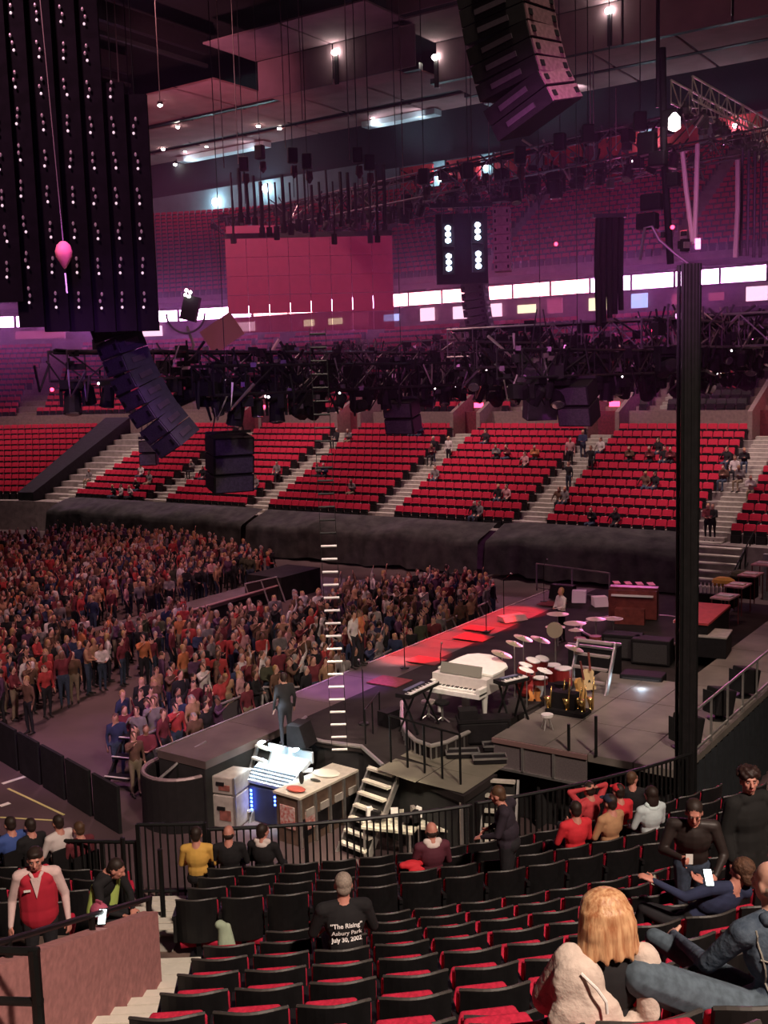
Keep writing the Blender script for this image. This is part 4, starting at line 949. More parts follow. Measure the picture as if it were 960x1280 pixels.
# stairs from the floor up into the stand, far right
t = step_unit('stand_stairs', 'broad pale stairs from the floor into the far stand beside the tower', (-14.6, 45.0, 0), 0, 2.2, 7, .29, .36, NOSE, BLACKRAIL)
railing('stand_stair_rail', 'black sloping handrail beside the broad pale stand stairs', (-13.4, 45.2, .1), (-13.4, 49.5, 2.0), 1.0, 6, BLACKRAIL, .03)
tag(MB().box((-11.3, 46.6, 1.0), (2.2, .2, 2.0)).build('grey_flat', mat('grey_flat', (.25, .25, .25), .9, noise=.3)), 'plain grey flat panel right of the broad stand stairs', 'panel')
# ================================================================== RIGGING OVER THE STAGE
def box_truss(lab, p, q, w=.55, m=TRUSS, step=1.1, grp='lighting trusses', lamps=None):
    p, q = Vector(p), Vector(q); d = q-p; L = d.length; u = d.normalized(); side = Vector((-u.y, u.x, 0)).normalized()*(w/2); up = Vector((0, 0, w/2))
    t = thing('lighting_truss', lab, 'truss', p, 0, grp); n = max(2, int(L/step))
    for a in (-1, 1):
        for b in (-1, 1): MB().tube([side*a + up*b, d + side*a + up*b], .038, 6).build('chord', m, t)
    for i in range(n):
        a, b = d*i/n, d*(i+1)/n; s = 1 if i % 2 else -1
        MB().bar(a + side - up*s, b + side + up*s, .034).bar(a + side - up, a + side + up, .03).build('brace', m, t)
        MB().bar(a - side - up*s, b - side + up*s, .034).bar(a - side - up, a - side + up, .03).build('brace', m, t)
        if i % 2: MB().bar(a + side*s - up, b - side*s - up, .03).build('brace', m, t)
    return t
T = {}
T['right'] = (Vector((-19.6, 33.2, 11.05)), Vector((-3.5, 33.2, 11.05)), .95)
T['front'] = (Vector((-21.2, 17.2, 10.45)), Vector((-21.2, 44, 10.45)), .7)
T['mid'] = (Vector((-15.0, 26, 10.5)), Vector((-15.0, 46, 10.5)), .7)
T['back'] = (Vector((-10.0, 27, 10.9)), Vector((-10.0, 46, 10.9)), .7)
T['front2'] = (Vector((-18.2, 19, 10.0)), Vector((-18.2, 45, 10.0)), .7)
T['mid2'] = (Vector((-12.6, 24, 10.2)), Vector((-12.6, 46, 10.2)), .7)
T['far'] = (Vector((-36, 43.0, 11.2)), Vector((-17, 43.0, 11.2)), .7)
PURT = mat('truss_dull', (.16, .12, .15), .45, .7, noise=.2)
box_truss('large lattice truss crossing the purple haze behind the mast', *T['right'], TRUSS, 1.0)
box_truss('long dark truss over the stage front crammed with moving lights', *T['front'], PURT); box_truss('dark truss over the middle of the stage', *T['mid'], PURT)
box_truss('dark truss over the back of the stage', *T['back'], PURT); box_truss('dark far truss under the hung video screen', *T['far'], PURT)
a, b = gp(275, 288, 17), gp(862, 163, 17); T['up'] = (a, b, .9); box_truss('long upper truss rising to the tower above the balcony', a, b, .9, PURT, 1.2)
a2, b2 = a + Vector((1.5, 6, .6)), b + Vector((1.2, 6, .6)); T['up2'] = (a2, b2, .7); box_truss('upper truss parallel to and behind the rising one', a2, b2, .7, DARKTRUSS, 1.2)
BRT = mat('truss_bright', (.62, .54, .48), .35, .8, noise=.2)
a, b = gp(852, 112, 19), gp(990, 186, 19); T['corner'] = (a, b, .72); box_truss('shiny truss slanting down to the picture edge', a, b, .72, BRT, .8)
spot('corner_truss_lamp', a + Vector((8, -6, -3)), (a+b)/2, 1500, (1, .80, .62), 70, .6, .2)

box_truss('second dark truss over the walkway crammed with moving lights', *T['front2'], DARKTRUSS); box_truss('second dark truss between middle and back of the stage', *T['mid2'], DARKTRUSS)
BRT0 = mat('fitting_bright', (.62, .50, .50), .3, .8)
# ---- moving head lights
GLINT = mat('lens_glass', (.55, .52, .55), .06, .9); GLINTDOT = mat('glint_dot', (.9, .9, .9), .5, emit=(1, .85, .9), es=5)
t = mh = thing('moving_head_light', 'black moving head light', 'stage light')
MB().box((0, 0, -.09), (.40, .34, .16)).build('base', CASEB, t)
MB().box((-.20, 0, -.32), (.05, .14, .36)).box((.20, 0, -.32), (.05, .14, .36)).box((0, 0, -.19), (.42, .14, .05)).build('yoke', CASEB, t)
hd = MB().lathe((0, 0, -.26), [(.10, 0), (.15, .06), (.16, .30), (.17, .46)], 10).build('head', CASEB, t, (0, 0, -.44)); hd.rotation_euler[0] = R(150)
MB().lathe((0, 0, .20), [(.145, 0), (.12, .02)], 10).build('lens', GLINT, hd)
par = thing('par_can_light', 'black can light', 'stage light')
o = MB().lathe((0, 0, -.2), [(.09, 0), (.13, .06), (.13, .38)], 10).build('can', CASEB, par, (0, 0, -.32)); o.rotation_euler[0] = R(160)
MB().lathe((0, 0, .18), [(.12, 0), (.1, .015)], 10).build('lens', GLINT, o)
MB().box((0, 0, -.05), (.06, .06, .14)).box((0, 0, -.13), (.32, .04, .03)).build('yoke', CASEB, par)
names = {'right': 'large lattice truss behind the mast', 'front': 'stage front truss', 'mid': 'middle stage truss', 'back': 'back stage truss', 'front2': 'second walkway truss', 'mid2': 'second middle truss', 'far': 'far truss under the screen', 'up': 'upper rising truss', 'corner': 'shiny corner truss'}
first = {'moving_head_light': True, 'par_can_light': True}; nl = 0
def hang(key, every, kinds=('mh',), drop=0.0):
    global nl
    p, q, w_ = T[key]; L = (q-p).length; n = int(L/every); u = (q-p).normalized()
    for i in range(n):
        c = p + (q-p)*(i+.5)/n + Vector((-u.y, u.x, 0))*random.uniform(-.2, .2); c.z = p.z - w_/2 - drop + .02
        px = proj(c)
        if not (-20 < px[0] < 985 and -30 < px[1]): continue
        k = random.choice(kinds); pr = mh if k == 'mh' else par; nm = pr.name
        lab = ('black moving head' if k == 'mh' else 'black can light') + f' hung under the {names[key]}, place {ORD[i+1]} along'
        rz = random.uniform(0, 6.28)
        if first.get(nm): pr.location = c; pr.rotation_euler[2] = rz; pr['label'] = lab; pr['group'] = 'lights under the ' + names[key]; first[nm] = False; o = pr
        else: o = dup(pr, c, rz, lab, 'lights under the ' + names[key])
        s = random.uniform(.95, 1.35); o.scale = (s, s, s)
        h = [x for x in o.children if x.name.startswith(('head', 'can'))][0]; h.rotation_euler[0] = R(random.uniform(95, 215))
        if random.random() < .22: MB().ell((.2, -.18, -.1), (.028, .028, .028), 6, 4).build('glint_dot', GLINTDOT, o)  # small glowing dot added for a glint on the rig
        nl += 1
for key, ev, ks in (('front', .62, ('mh', 'mh', 'par')), ('front2', .8, ('mh', 'par', 'mh')), ('mid2', .8, ('mh', 'par')), ('mid', .75, ('mh', 'par')), ('back', .8, ('mh', 'mh', 'par')), ('right', .8, ('mh', 'par')), ('far', .8, ('mh', 'par')), ('up', .9, ('par', 'mh')), ('corner', .55, ('par',))): hang(key, ev, ks)
# cable runs lying along the trusses
for key, lab in (('front', 'thick cable run tied along the stage front truss'), ('right', 'thick cable run tied along the large lattice truss'), ('back', 'thick cable run tied along the back truss'), ('up', 'thick cable run tied along the upper rising truss')):
    p, q, w_ = T[key]; n = 24; u = (q-p)
    mbt = MB()
    for j in range(5): mbt.tube([u*i/n + Vector((random.uniform(-.1, .1), random.uniform(-.1, .1), w_/2 + .04 - .10*abs(math.sin(i*.8+j)))) for i in range(n+1)], .03, 5)
    o = mbt.build('cable_run', BLACKCLOTH, None, p); tag(o, lab, 'cables'); o['kind'] = 'stuff'

# dense small fittings, clamps, plugs and cable loops packed on the stage trusses
rr_ = random.Random(5); CL = [MB(), MB(), MB()]
for key, cnt_ in (('front', 330), ('front2', 260), ('mid', 220), ('mid2', 200), ('back', 180), ('right', 150), ('far', 170), ('up', 160), ('up2', 120)):
    p, q, w_ = T[key]
    for i in range(cnt_):
        c = p.lerp(q, rr_.random()) + Vector((rr_.uniform(-.45, .45), rr_.uniform(-.45, .45), rr_.uniform(-.75, .5))); k = rr_.choices((0, 1, 2), (6, 2, .5))[0]
        if rr_.random() < .6: CL[k].box(c, (rr_.uniform(.1, .45), rr_.uniform(.1, .4), rr_.uniform(.08, .40)) if k < 1 else (.14, .12, .12), rr_.uniform(0, 3))
        else: CL[k].tube([c + Vector((0, 0, .3)), c + Vector((rr_.uniform(-.3, .3), rr_.uniform(-.3, .3), -.35)), c + Vector((rr_.uniform(-.7, .7), rr_.uniform(-.7, .7), .25))], rr_.uniform(.02, .045), 4)
for b_, m_, l_ in zip(CL, (CASEB, PURT, BRT0), ('black clamps, plug boxes and cable loops packed along the stage trusses', 'dull grey clamps and cable loops scattered along the stage trusses', 'shiny metal fittings glinting along the stage trusses')): stuff(b_.build('rig_fittings', m_), l_, 'rigging')
# ---- chain hoists and hanging lines up to the roof
def hoist(px, py, d, lab, up=12, sc_=1.0):
    p = gd(px, py, d); t = thing('chain_hoist', lab, 'hoist', p, random.uniform(0, 1), 'chain hoists')
    o = MB().box((0, 0, .28), (.34*sc_, .26*sc_, .5*sc_)).build('motor', CASEB, t); soften(o, .04)
    MB().tube([(0, 0, .5), (0, 0, up)], .014, 4).build('chain', DARKTRUSS, t); MB().tube([(0, 0, .05), (0, 0, -1.1)], .014, 4).build('lower_chain', DARKTRUSS, t)
    MB().lathe((.05, .1, -.25), [(.03, -.2), (.13, -.05), (.11, .2)], 8).build('chain_bag', mat('chain_bag', (.10, .03, .04), .9), t)
for k, (px, py, d) in enumerate(((305, 215, 40), (325, 200, 41), (366, 205, 38), (384, 212, 38), (447, 205, 37), (462, 214, 37), (530, 232, 36), (585, 225, 35), (650, 206, 34), (700, 190, 33), (735, 180, 32), (800, 165, 31))):
    hoist(px, py, d, f'dark chain hoist with a bag above the upper truss, {ORD[k+1]} from the screen side')
LINE = mat('hanging_line', (.34, .22, .24), .5, .3)
for k, (px, y0, y1, d) in enumerate(((200, -40, 128, 42), (280, -30, 210, 40), (298, -40, 205, 41), (357, -40, 185, 39), (378, -30, 150, 39), (437, -30, 200, 37), (505, -60, 268, 34), (738, 70, 186, 33), (742, 45, 190, 33), (770, 110, 188, 33), (150, 0, 130, 30), (612, 60, 240, 36))):
    a, b = gd(px, y1, d), gd(px, y0, d); o = MB().tube([(0, 0, 0), (0, 0, b.z-a.z)], .016, 5).build('hanging_line', LINE, None, a); tag(o, f'thin steel line hanging from the roof, {ORD[k+1]} in the row of lines', 'cable', 'hanging lines')
# dangling dark drops between truss and screen
for k in range(22):
    px = 292 + 9.0*k; d = 41; a, b = gd(px, random.uniform(272, 304), d), gd(px, random.uniform(205, 235), d)
    o = MB().tube([(0, 0, 0), (.03, 0, (b.z-a.z)*.5), (0, 0, b.z-a.z)], random.uniform(.03, .08), 5).box((0, 0, .1), (.16, .14, random.uniform(.2, .5))).build('cable_drop', random.choice([CASEB, PURT, CASEB]), None, a)
    tag(o, f'dark cable drop with plug box above the video screen, {ORD[k+1]} from its left', 'cable', 'cable drops over the screen')
# pale cables hanging at the right
PALEC = mat('pale_cable', (.52, .40, .38), .6)
for k, (pts, d, m, lab) in enumerate((([(853, 190), (858, 240), (866, 302)], 26, PALEC, 'thick pale cable hanging left of the mast top'), ([(872, 180), (870, 250), (868, 305)], 26, PALEC, 'thick pale cable hanging in line with the mast'), ([(922, 200), (922, 260), (919, 322)], 26, PALEC, 'pale cable hanging under the shiny truss'),
        ([(800, 325), (806, 285), (815, 283), (824, 300), (845, 318), (868, 335)], 26, PURT, 'looping purple tinted cable left of the mast'), ([(928, 185), (926, 320)], 27, PURT, 'first of the thin cables right of the mast'), ([(936, 187), (934, 320)], 27, PURT, 'second of the thin cables right of the mast'), ([(944, 189), (942, 322)], 27, PURT, 'third of the thin cables right of the mast'), ([(952, 191), (950, 322)], 27, PURT, 'fourth of the thin cables right of the mast'),
        ([(290, 462), (303, 463), (322, 456), (338, 442), (349, 424)], 36, mat('pale_curved_cable', (.60, .42, .38), .6), 'pale slack cable curving below the video screen'), ([(828, 60), (830, 200), (838, 330)], 29, CASEB, 'thick black cable trunk dropping to the mast top'))):
    P = [gd(x, y, d) for x, y in pts]; c = P[0]
    o = MB().tube([p-c for p in P], .055 if k in (0, 1, 2, 8) else .09 if k == 9 else .035, 7).build('hanging_cable', m, None, c); tag(o, lab, 'cable', 'hanging cables')
# dark hanging bundle and work platform near the mast
p = gd(822, 150, 29); t = thing('hoist_cluster', 'dark cluster of hoists and frames hanging above the mast', 'hoist', p)
for k in range(6): o = MB().box((random.uniform(-.5, .5), random.uniform(-.3, .3), -.5*k), (random.uniform(.3, .7), .3, random.uniform(.3, .6))).build('motor', CASEB, t); soften(o, .04)
MB().tube([(0, 0, .3), (0, 0, 9)], .05, 6).build('chain', DARKTRUSS, t)
p = gd(855, 302, 26); t = thing('mast_head', 'cluster of pale fittings and a red lamp at the mast head', 'rigging', p)
for k in range(7): MB().box((random.uniform(-.5, .35), random.uniform(-.2, .2), random.uniform(-.2, .2)), (random.uniform(.08, .2), .12, random.uniform(.08, .3)), rz=k).build('fitting', BRT if k % 2 else CASEB, t)
MB().ell((-.2, -.2, .32), (.05, .05, .05), 6, 4).build('lamp', LEDRED, t)
o = MB().lathe((0, 0, -.2), [(.05, 0), (.15, .06), (.14, .3), (.04, .42)], 10).build('white_lamp', mat('lamp_warmwhite', (1, 1, 1), .5, emit=(1, .95, .85), es=10), None, gd(843, 153, 28)); tag(o, 'bright white pear shaped lamp beside the rigging tower', 'lamp')
# ---- tall strips of lamps at the left
STRIP = mat('strip_black', (.009, .005, .010), .9, spec=.1, noise=.4, scale=4)
LEN = mat('strip_lens', (.34, .20, .26), .3, .3, emit=(1, .55, .7), es=.06); LENB = mat('strip_lens_glint', (.6, .42, .46), .3, emit=(1, .75, .85), es=.5)  # weak emission stands in for glints on unlit lenses
strips = [((-22, 0), (9, 340)), ((2, 30), (36, 372)), ((33, 8), (68, 378)), ((63, 12), (98, 378)), ((92, 8), (126, 379)), ((130, 95), (153, 378)), ((156, 110), (180, 378))]
for k, (t0, b0) in enumerate(strips):
    d = 24; bt = gd(*b0, d); tp = gd(*t0, d); top = tp.z + (2 if k < 5 else .1)
    t = thing('lamp_strip', f'tall black strip of small lamp groups, {ORD[k+1]} counting towards the curved speaker column', 'lamp strip', bt, TH, 'tall lamp strips')
    H = top-bt.z + .4; MB().box((0, .14, H/2-.6), (.53, .12, H)).build('spine', STRIP, t); MB().tube([(0, .14, H-1), (0, .14, 39.99-bt.z)], .012, 4).build('chain', CASEB, t)
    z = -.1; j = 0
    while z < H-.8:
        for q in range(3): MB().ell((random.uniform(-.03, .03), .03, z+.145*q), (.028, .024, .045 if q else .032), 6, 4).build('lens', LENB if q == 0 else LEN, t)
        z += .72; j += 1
# salmon lantern on a cord
p = gd(80, 318, 22.5); t = thing('hanging_bag', 'salmon pink pear shaped bag hanging among the lamp strips', 'bag', p)
MB().lathe((0, 0, -.28), [(.015, 0), (.06, .06), (.155, .23), (.17, .34), (.13, .46), (.05, .53)], 12).build('body', mat('salmon_cloth', (.85, .24, .20), .7, noise=.15), t, smooth=True)
MB().tube([(0, 0, .22), (-.4, .1, 6), (-.5, .1, 39.99-p.z)], .010, 4).build('cord', LINE, t); MB().tube([(0, 0, -.36), (.02, 0, -.75)], .02, 4).build('tassel', HEADM, t)
# ---- curved loudspeaker columns
def line_array(name, lab, path, nrm, wd, dp, n, body, face):
    P = [Vector(p) for p in path]; L = [0]
    for i in range(1, len(P)): L.append(L[-1] + (P[i]-P[i-1]).length)
    def at(s):
        for i in range(1, len(P)):
            if s <= L[i] or i == len(P)-1: return P[i-1].lerp(P[i], (s-L[i-1])/(L[i]-L[i-1]))
    t = thing(name, lab, 'loudspeaker', P[0], 0, 'curved loudspeaker columns'); h = L[-1]/n
    nrm = Vector(nrm).normalized()
    for i in range(n):
        a, b = at(i*h), at((i+1)*h); z = (a-b).normalized(); x = nrm.cross(z).normalized(); y = z.cross(x)
        M = Matrix((x, -y*-1, z)).transposed(); c = (a+b)/2 - P[0]
        o = MB().box((0, 0, 0), (wd, dp, h*.93)).build('cabinet', body, t, c); o.rotation_euler = M.to_euler()
        MB().box((0, dp/2+.01, 0), (wd*.94, .03, h*.82)).build('grille', face, o)
        for s in (-1, 1): MB().box((s*wd*.36, dp/2+.03, 0), (wd*.10, .03, h*.34)).build('port', CASEB, o)
        for s in (-1, 1): MB().box((s*(wd/2+.01), 0, 0), (.03, dp*.5, h*.3)).build('side_grip', PURT, o)
    MB().box((0, 0, .25), (wd*.9, dp*.8, .12)).build('fly_frame', DARKTRUSS, t); MB().tube([(0, 0, .1), (0, 0, 39.99-P[0].z)], .02, 5).build('chain', DARKTRUSS, t)
GREYBODY = mat('array_body', (.05, .045, .055), .6, noise=.25); GREYFACE = mat('array_face_dark', (.075, .06, .08), .7, noise=.4, scale=20)
rv, fv = Vector((math.cos(TH), math.sin(TH), 0)), Vector((-math.sin(TH), math.cos(TH), 0))
spot('array_fill', (-9, 6, 14), gd(190, 490, 25.5), 1500, (.46, .14, 1), 26, .8, .3)  # narrow purple fill added on the curved column
line_array('speaker_column', 'large curved loudspeaker column lit purple, beside the lamp strips', [gd(x, y, 25.5) for x, y in ((112, 120), (116, 230), (124, 330), (141, 405), (166, 468), (192, 515), (226, 556))], -rv*.75-fv*.65, 1.0, .68, 20, GREYBODY, GREYFACE)
PINKF = mat('array_face_pink', (.24, .11, .13), .8, noise=.35, scale=12)
line_array('speaker_column', 'huge dark curved loudspeaker column hanging from the top of the picture', [gd(x, y, 18.5) for x, y in ((620, -110), (628, -20), (640, 50), (655, 108), (676, 150))], rv*.8-fv*.62, 1.05, 1.15, 12, CASEB, PINKF)
line_array('speaker_column', 'slim far loudspeaker column in front of the ribbon board gap', [gd(x, y, 44) for x, y in ((592, 335), (594, 370), (598, 400), (605, 424))], -rv*.4-fv*.9, .95, .7, 9, GREYBODY, GREYFACE)
line_array('speaker_column', 'flat pinkish loudspeaker column seen side on under the upper truss', [gd(x, y, 37) for x, y in ((627, 260), (628, 300), (629, 340))], -rv*.2-fv*.98, .55, .6, 7, mat('array_side_pink', (.42, .20, .26), .8, noise=.25), mat('array_side_pink', (0, 0, 0)))
# ---- single hung loudspeakers
for k, (px, py, d, wd, h, dp, rz, rx, m, lab) in enumerate(((287, 578, 30, 1.15, 1.55, .9, TH+R(24), 8, CASEB, 'big black hung loudspeaker cluster in front of the red seats'), (503, 520, 33, .95, 1.0, .7, TH+R(-25), 12, CASEB, 'dark hung loudspeaker above the second red block'), (676, 492, 31, .9, 1.5, .5, TH+R(10), 10, mat('purple_flag', (.10, .05, .12), .8, noise=.3), 'dark purple hung panel left of the doorway'), (722, 502, 30, .95, 1.2, .8, TH+R(-30), 18, CASEB, 'black tilted hung loudspeaker in front of the doorway'), (186, 566, 32, .5, .75, .4, TH, 0, CASEB, 'small black hung speaker over the corner block'))):
    p = gd(px, py, d); t = thing('hung_speaker', lab, 'loudspeaker', p, rz, 'hung speakers'); nb = 3 if k == 0 else 2
    for i in range(nb):
        o = MB().box((0, 0, h/2-h*(i+.5)/nb), (wd, dp, h/nb*.95)).build('cabinet', m, t); o.rotation_euler[0] = R(rx); soften(o, .03)
        g = MB().box((0, -dp/2-.01, h/2-h*(i+.5)/nb), (wd*.9, .03, h/nb*.8)).build('grille', GREYFACE if k != 2 else m, t); g.rotation_euler[0] = R(rx)
    for s in (-1, 1): MB().tube([(s*wd*.4, 0, h/2), (s*wd*.1, 0, h/2+1.6)], .02, 5).build('sling', DARKTRUSS, t)
    MB().box((0, 0, h/2+.06), (wd*1.1, .1, .08)).build('fly_bar', DARKTRUSS, t); MB().tube([(0, 0, h/2), (0, 0, 39.99-p.z)], .012, 4).build('chain', DARKTRUSS, t)
p = gd(762, 345, 34); t = thing('cable_column', 'dark hung column of bundled cables crossing the ribbon board left of the mast', 'cables', p, TH)
for k in range(5): MB().tube([(-.34+.17*k, .06*(k % 2), -1.5+.12*k), (-.36+.175*k, .1, .2), (-.34+.17*k, 0, 1.75)], [.085, .10, .09], 7).build('cable', CASEB, t)
MB().box((0, 0, 1.78), (1.0, .2, .12)).build('bar', DARKTRUSS, t); MB().tube([(0, 0, 1.8), (0, 0, 39.99-p.z)], .012, 4).build('chain', DARKTRUSS, t)
# ---- video screen of mesh tiles
c0, c1, c2, c3 = gd(281, 302, 46), gd(490, 291, 46), gd(490, 414, 46), gd(283, 414, 46)
zt, zb = (c0.z+c1.z)/2, (c2.z+c3.z)/2; dv = Vector((c1.x-c0.x, c1.y-c0.y, 0)); ang = math.atan2(dv.y, dv.x)
SCR = mat('mesh_screen_red', (.17, .018, .045), .7, noise=.25, scale=3, emit=(.60, .03, .14), es=.13); SCRL = mat('mesh_screen_open', (.20, .02, .07), .7, emit=(.5, .02, .12), es=.08, alpha=.5)
t = thing('video_screen', 'hung dark red video screen of see-through mesh tiles', 'screen', (c0.x, c0.y, zb), ang)
NX, NZ = 8, 5; W, H = dv.length, zt-zb
for i in range(NX):
    for j in range(NZ): MB().box((W*(i+.5)/NX, 0, H*(j+.5)/NZ), (W/NX-.02, .07, H/NZ-.02)).build('tile', SCRL if j == 0 else SCR, t)
MB().box((W/2, .12, H+.12), (W, .15, .2)).build('header_bar', DARKTRUSS, t); MB().box((W*.16, 0, H+.36), (W*.3, .07, .3)).build('tile', SCR, t)
for q in (.1, .9): MB().tube([(W*q, .1, H+.2), (W*q, .1, H+2.4)], .03, 5).build('sling', DARKTRUSS, t)
# ---- blinder lamps
BLUEL = mat('blinder_blue', (.7, .8, 1), .4, emit=(.58, .74, 1), es=16)
for k, (px, py, lab) in enumerate(((560, 293, 'upper blue white lamp bank nearer the screen'), (597, 289, 'upper blue white lamp bank nearer the pink column'), (561, 328, 'lower blue white lamp bank nearer the screen'), (598, 325, 'lower blue white lamp bank nearer the pink column'))):
    p = gd(px, py, 38); t = thing('lamp_bank', lab, 'stage light', p, TH, 'blue lamp banks')
    MB().box((0, .1, 0), (.42, .2, .80)).build('casing', CASEB, t)
    for q in (-1, 0, 1): MB().ell((0, -.02, q*.21), (.10, .05, .085), 8, 5).build('lamp', BLUEL, t)
    for s in (-1, 1): MB().tube([(s*.2, .1, .4), (s*.2, .1, 1.2)], .02, 4).build('hanger', DARKTRUSS, t)
for px, py in ((578, 310),):
    p = gd(px, py, 38.5); t = thing('lamp_rig', 'dark hung frame carrying the four blue lamp banks', 'frame', p, TH); MB().box((0, .35, 0), (1.8, .3, 2.4)).build('body', CASEB, t); MB().box((0, .35, 1.5), (2.2, .2, .15)).build('top_bar', DARKTRUSS, t)
# ---- follow spot seat with a hoop and white lamps
p = gd(232, 392, 36); t = thing('follow_spot', 'round hooped follow spot with four white lamps beside the screen', 'stage light', p, TH)
MB().tube([(.62*math.cos(a), .05*math.sin(a), .62*math.sin(a)) for a in [R(180+7.5*i) for i in range(25)]], .035, 6).build('hoop', PURT, t)
o = MB().box((.1, .1, .2), (.5, .4, .8)).build('body', CASEB, t); o.rotation_euler[1] = R(15)
for x, z in ((.10, .72), (.22, .66), (.06, .58), (.17, .53)): MB().ell((x, -.2, z), (.055, .04, .055), 6, 4).build('lamp', mat('blinder_white', (1, 1, 1), .4, emit=(1, .95, .9), es=12), t)
o = MB().box((.62, .1, -1.15), (1.2, .06, .85)).build('flag_panel', mat('flag_pale', (.42, .16, .16), .7), t); o.rotation_euler[1] = R(-32)
MB().tube([(0, .1, -.4), (.2, .1, -1.0), (-.1, .1, -1.7)], .05, 6).build('arm', BRT, t); MB().ell((-.12, .0, -1.75), (.2, .15, .22), 8, 5).build('bracket', BRT, t)
# small red pilot lamps in the rig
for k, (px, py, d) in enumerate(((65, 487, 40), (695, 305, 40), (817, 413, 34))):
    o = MB().ell((0, 0, 0), (.07, .07, .07), 8, 5).build('pilot_lamp', LEDRED, None, gd(px, py, d)); tag(o, ('red pilot lamp low in the rig by the lamp strips', 'red pilot lamp high between blue lamp banks and mast', 'red pilot lamp on the truss beside the mast')[k], 'lamp')
# ================================================================== PEOPLE
# A body is laid out as tapered limbs and volumes, fused into one continuous skin by a voxel remesh, then each face takes the
# material of the nearest volume. Local frame of a figure: facing +Y, its right hand side +X, feet at z = 0.
def cap(a, b, ra, rb, m): return ('c', Vector(a), Vector(b), ra, rb, m)
def ell(c, r, m, rx=0, ry=0, rz=0):
    M = (Matrix.Rotation(R(rz), 3, 'Z') @ Matrix.Rotation(R(ry), 3, 'Y') @ Matrix.Rotation(R(rx), 3, 'X')); return ('e', Vector(c), Vector(r), M, m)
def moved(prims, M):
    out = []
    for p in prims:
        if p[0] == 'c': out.append(('c', M @ p[1], M @ p[2], *p[3:]))
        else: out.append(('e', M @ p[1], p[2], M.to_3x3() @ p[3], p[4]))
    return out
def fuse(name, prims, mats, voxel, ratio=None, smooth=3, seg=10):
    mb = MB()
    for p in prims:
        if p[0] == 'c':
            a, b, ra, rb = p[1:5]; d = b-a; L = d.length; u = d.normalized() if L > 1e-6 else Vector((0, 0, 1))
            prof = [(ra*math.cos(t), -ra*math.sin(t)) for t in (1.45, 1.0, .5, 0)] + [(rb*math.cos(t), L + rb*math.sin(t)) for t in (0, .5, 1.0, 1.45)]
            mb.lathe(a, prof, seg, axis=u)
        else: mb.ell(p[1], p[2], 12, 9, M=p[3])
    me = mb.mesh('tmp', []); me.materials.clear(); o = bpy.data.objects.new('tmp', me); col.objects.link(o)
    r = o.modifiers.new('r', 'REMESH'); r.mode = 'VOXEL'; r.voxel_size = voxel; r.use_smooth_shade = True
    if smooth: s = o.modifiers.new('s', 'SMOOTH'); s.iterations = smooth; s.factor = .5
    if ratio: d = o.modifiers.new('d', 'DECIMATE'); d.ratio = ratio
    bpy.context.view_layer.update(); dg = bpy.context.evaluated_depsgraph_get(); out = bpy.data.meshes.new_from_object(o.evaluated_get(dg))
    bpy.data.objects.remove(o); bpy.data.meshes.remove(me); out.name = name
    out.materials.clear()
    for m in mats: out.materials.append(m)
    n = len(out.polygons); C = np.empty(n*3); out.polygons.foreach_get('center', C); C = C.reshape(-1, 3); best = np.full(n, 1e9); idx = np.zeros(n, int)
    for p in prims:
        if p[0] == 'c':
            a, b = np.array(p[1]), np.array(p[2]); d = b-a; L2 = max(d @ d, 1e-9); t = np.clip((C-a) @ d/L2, 0, 1)
            dist = np.linalg.norm(C-a-t[:, None]*d, axis=1) - (p[3] + (p[4]-p[3])*t); mi = p[5]
        else:
            q = (C-np.array(p[1])) @ np.array(p[3]); rr = np.array(p[2]); k = np.linalg.norm(q/rr, axis=1); dist = (k-1)*rr.min(); mi = p[4]
        w_ = dist < best; best[w_] = dist[w_]; idx[w_] = mi
    out.polygons.foreach_set('material_index', idx.tolist()); out.polygons.foreach_set('use_smooth', [True]*n); out.update(); return out
SK, HA, TO, PA, SH = 0, 1, 2, 3, 4      # skin, hair, top, trousers, shoes
def hand(w, d, side, m=SK, curl=.5, r=.0105):
    """palm and five bent fingers; w wrist, d pointing direction, side: thumb direction"""
    w, d = Vector(w), Vector(d).normalized(); s = Vector(side); s = (s - d*s.dot(d)).normalized(); n = d.cross(s)
    out = [ell(w + d*.048, (.05, .042, .017), m)]
    out[0] = ('e', w + d*.048, Vector((.052, .042, .018)), Matrix((d, s, n)).transposed(), m)
    for i, L in enumerate((.070, .078, .072, .056)):
        a = w + d*.088 + s*(.028-.019*i); b = a + d*L*.5*math.cos(curl*.5) + n*L*.5*math.sin(curl*.5); c = b + d*L*.5*math.cos(curl*1.6) + n*L*.5*math.sin(curl*1.6)
        out += [cap(a - d*.02, b, r, r*.95, m), cap(b, c, r*.95, r*.8, m)]
    a = w + d*.025 + s*.03; b = a + d*.03 + s*.035; out += [cap(a, b, r*1.25, r*1.1, m), cap(b, b + d*.032 + s*.006 + n*.01, r*1.1, r*.9, m)]
    return out
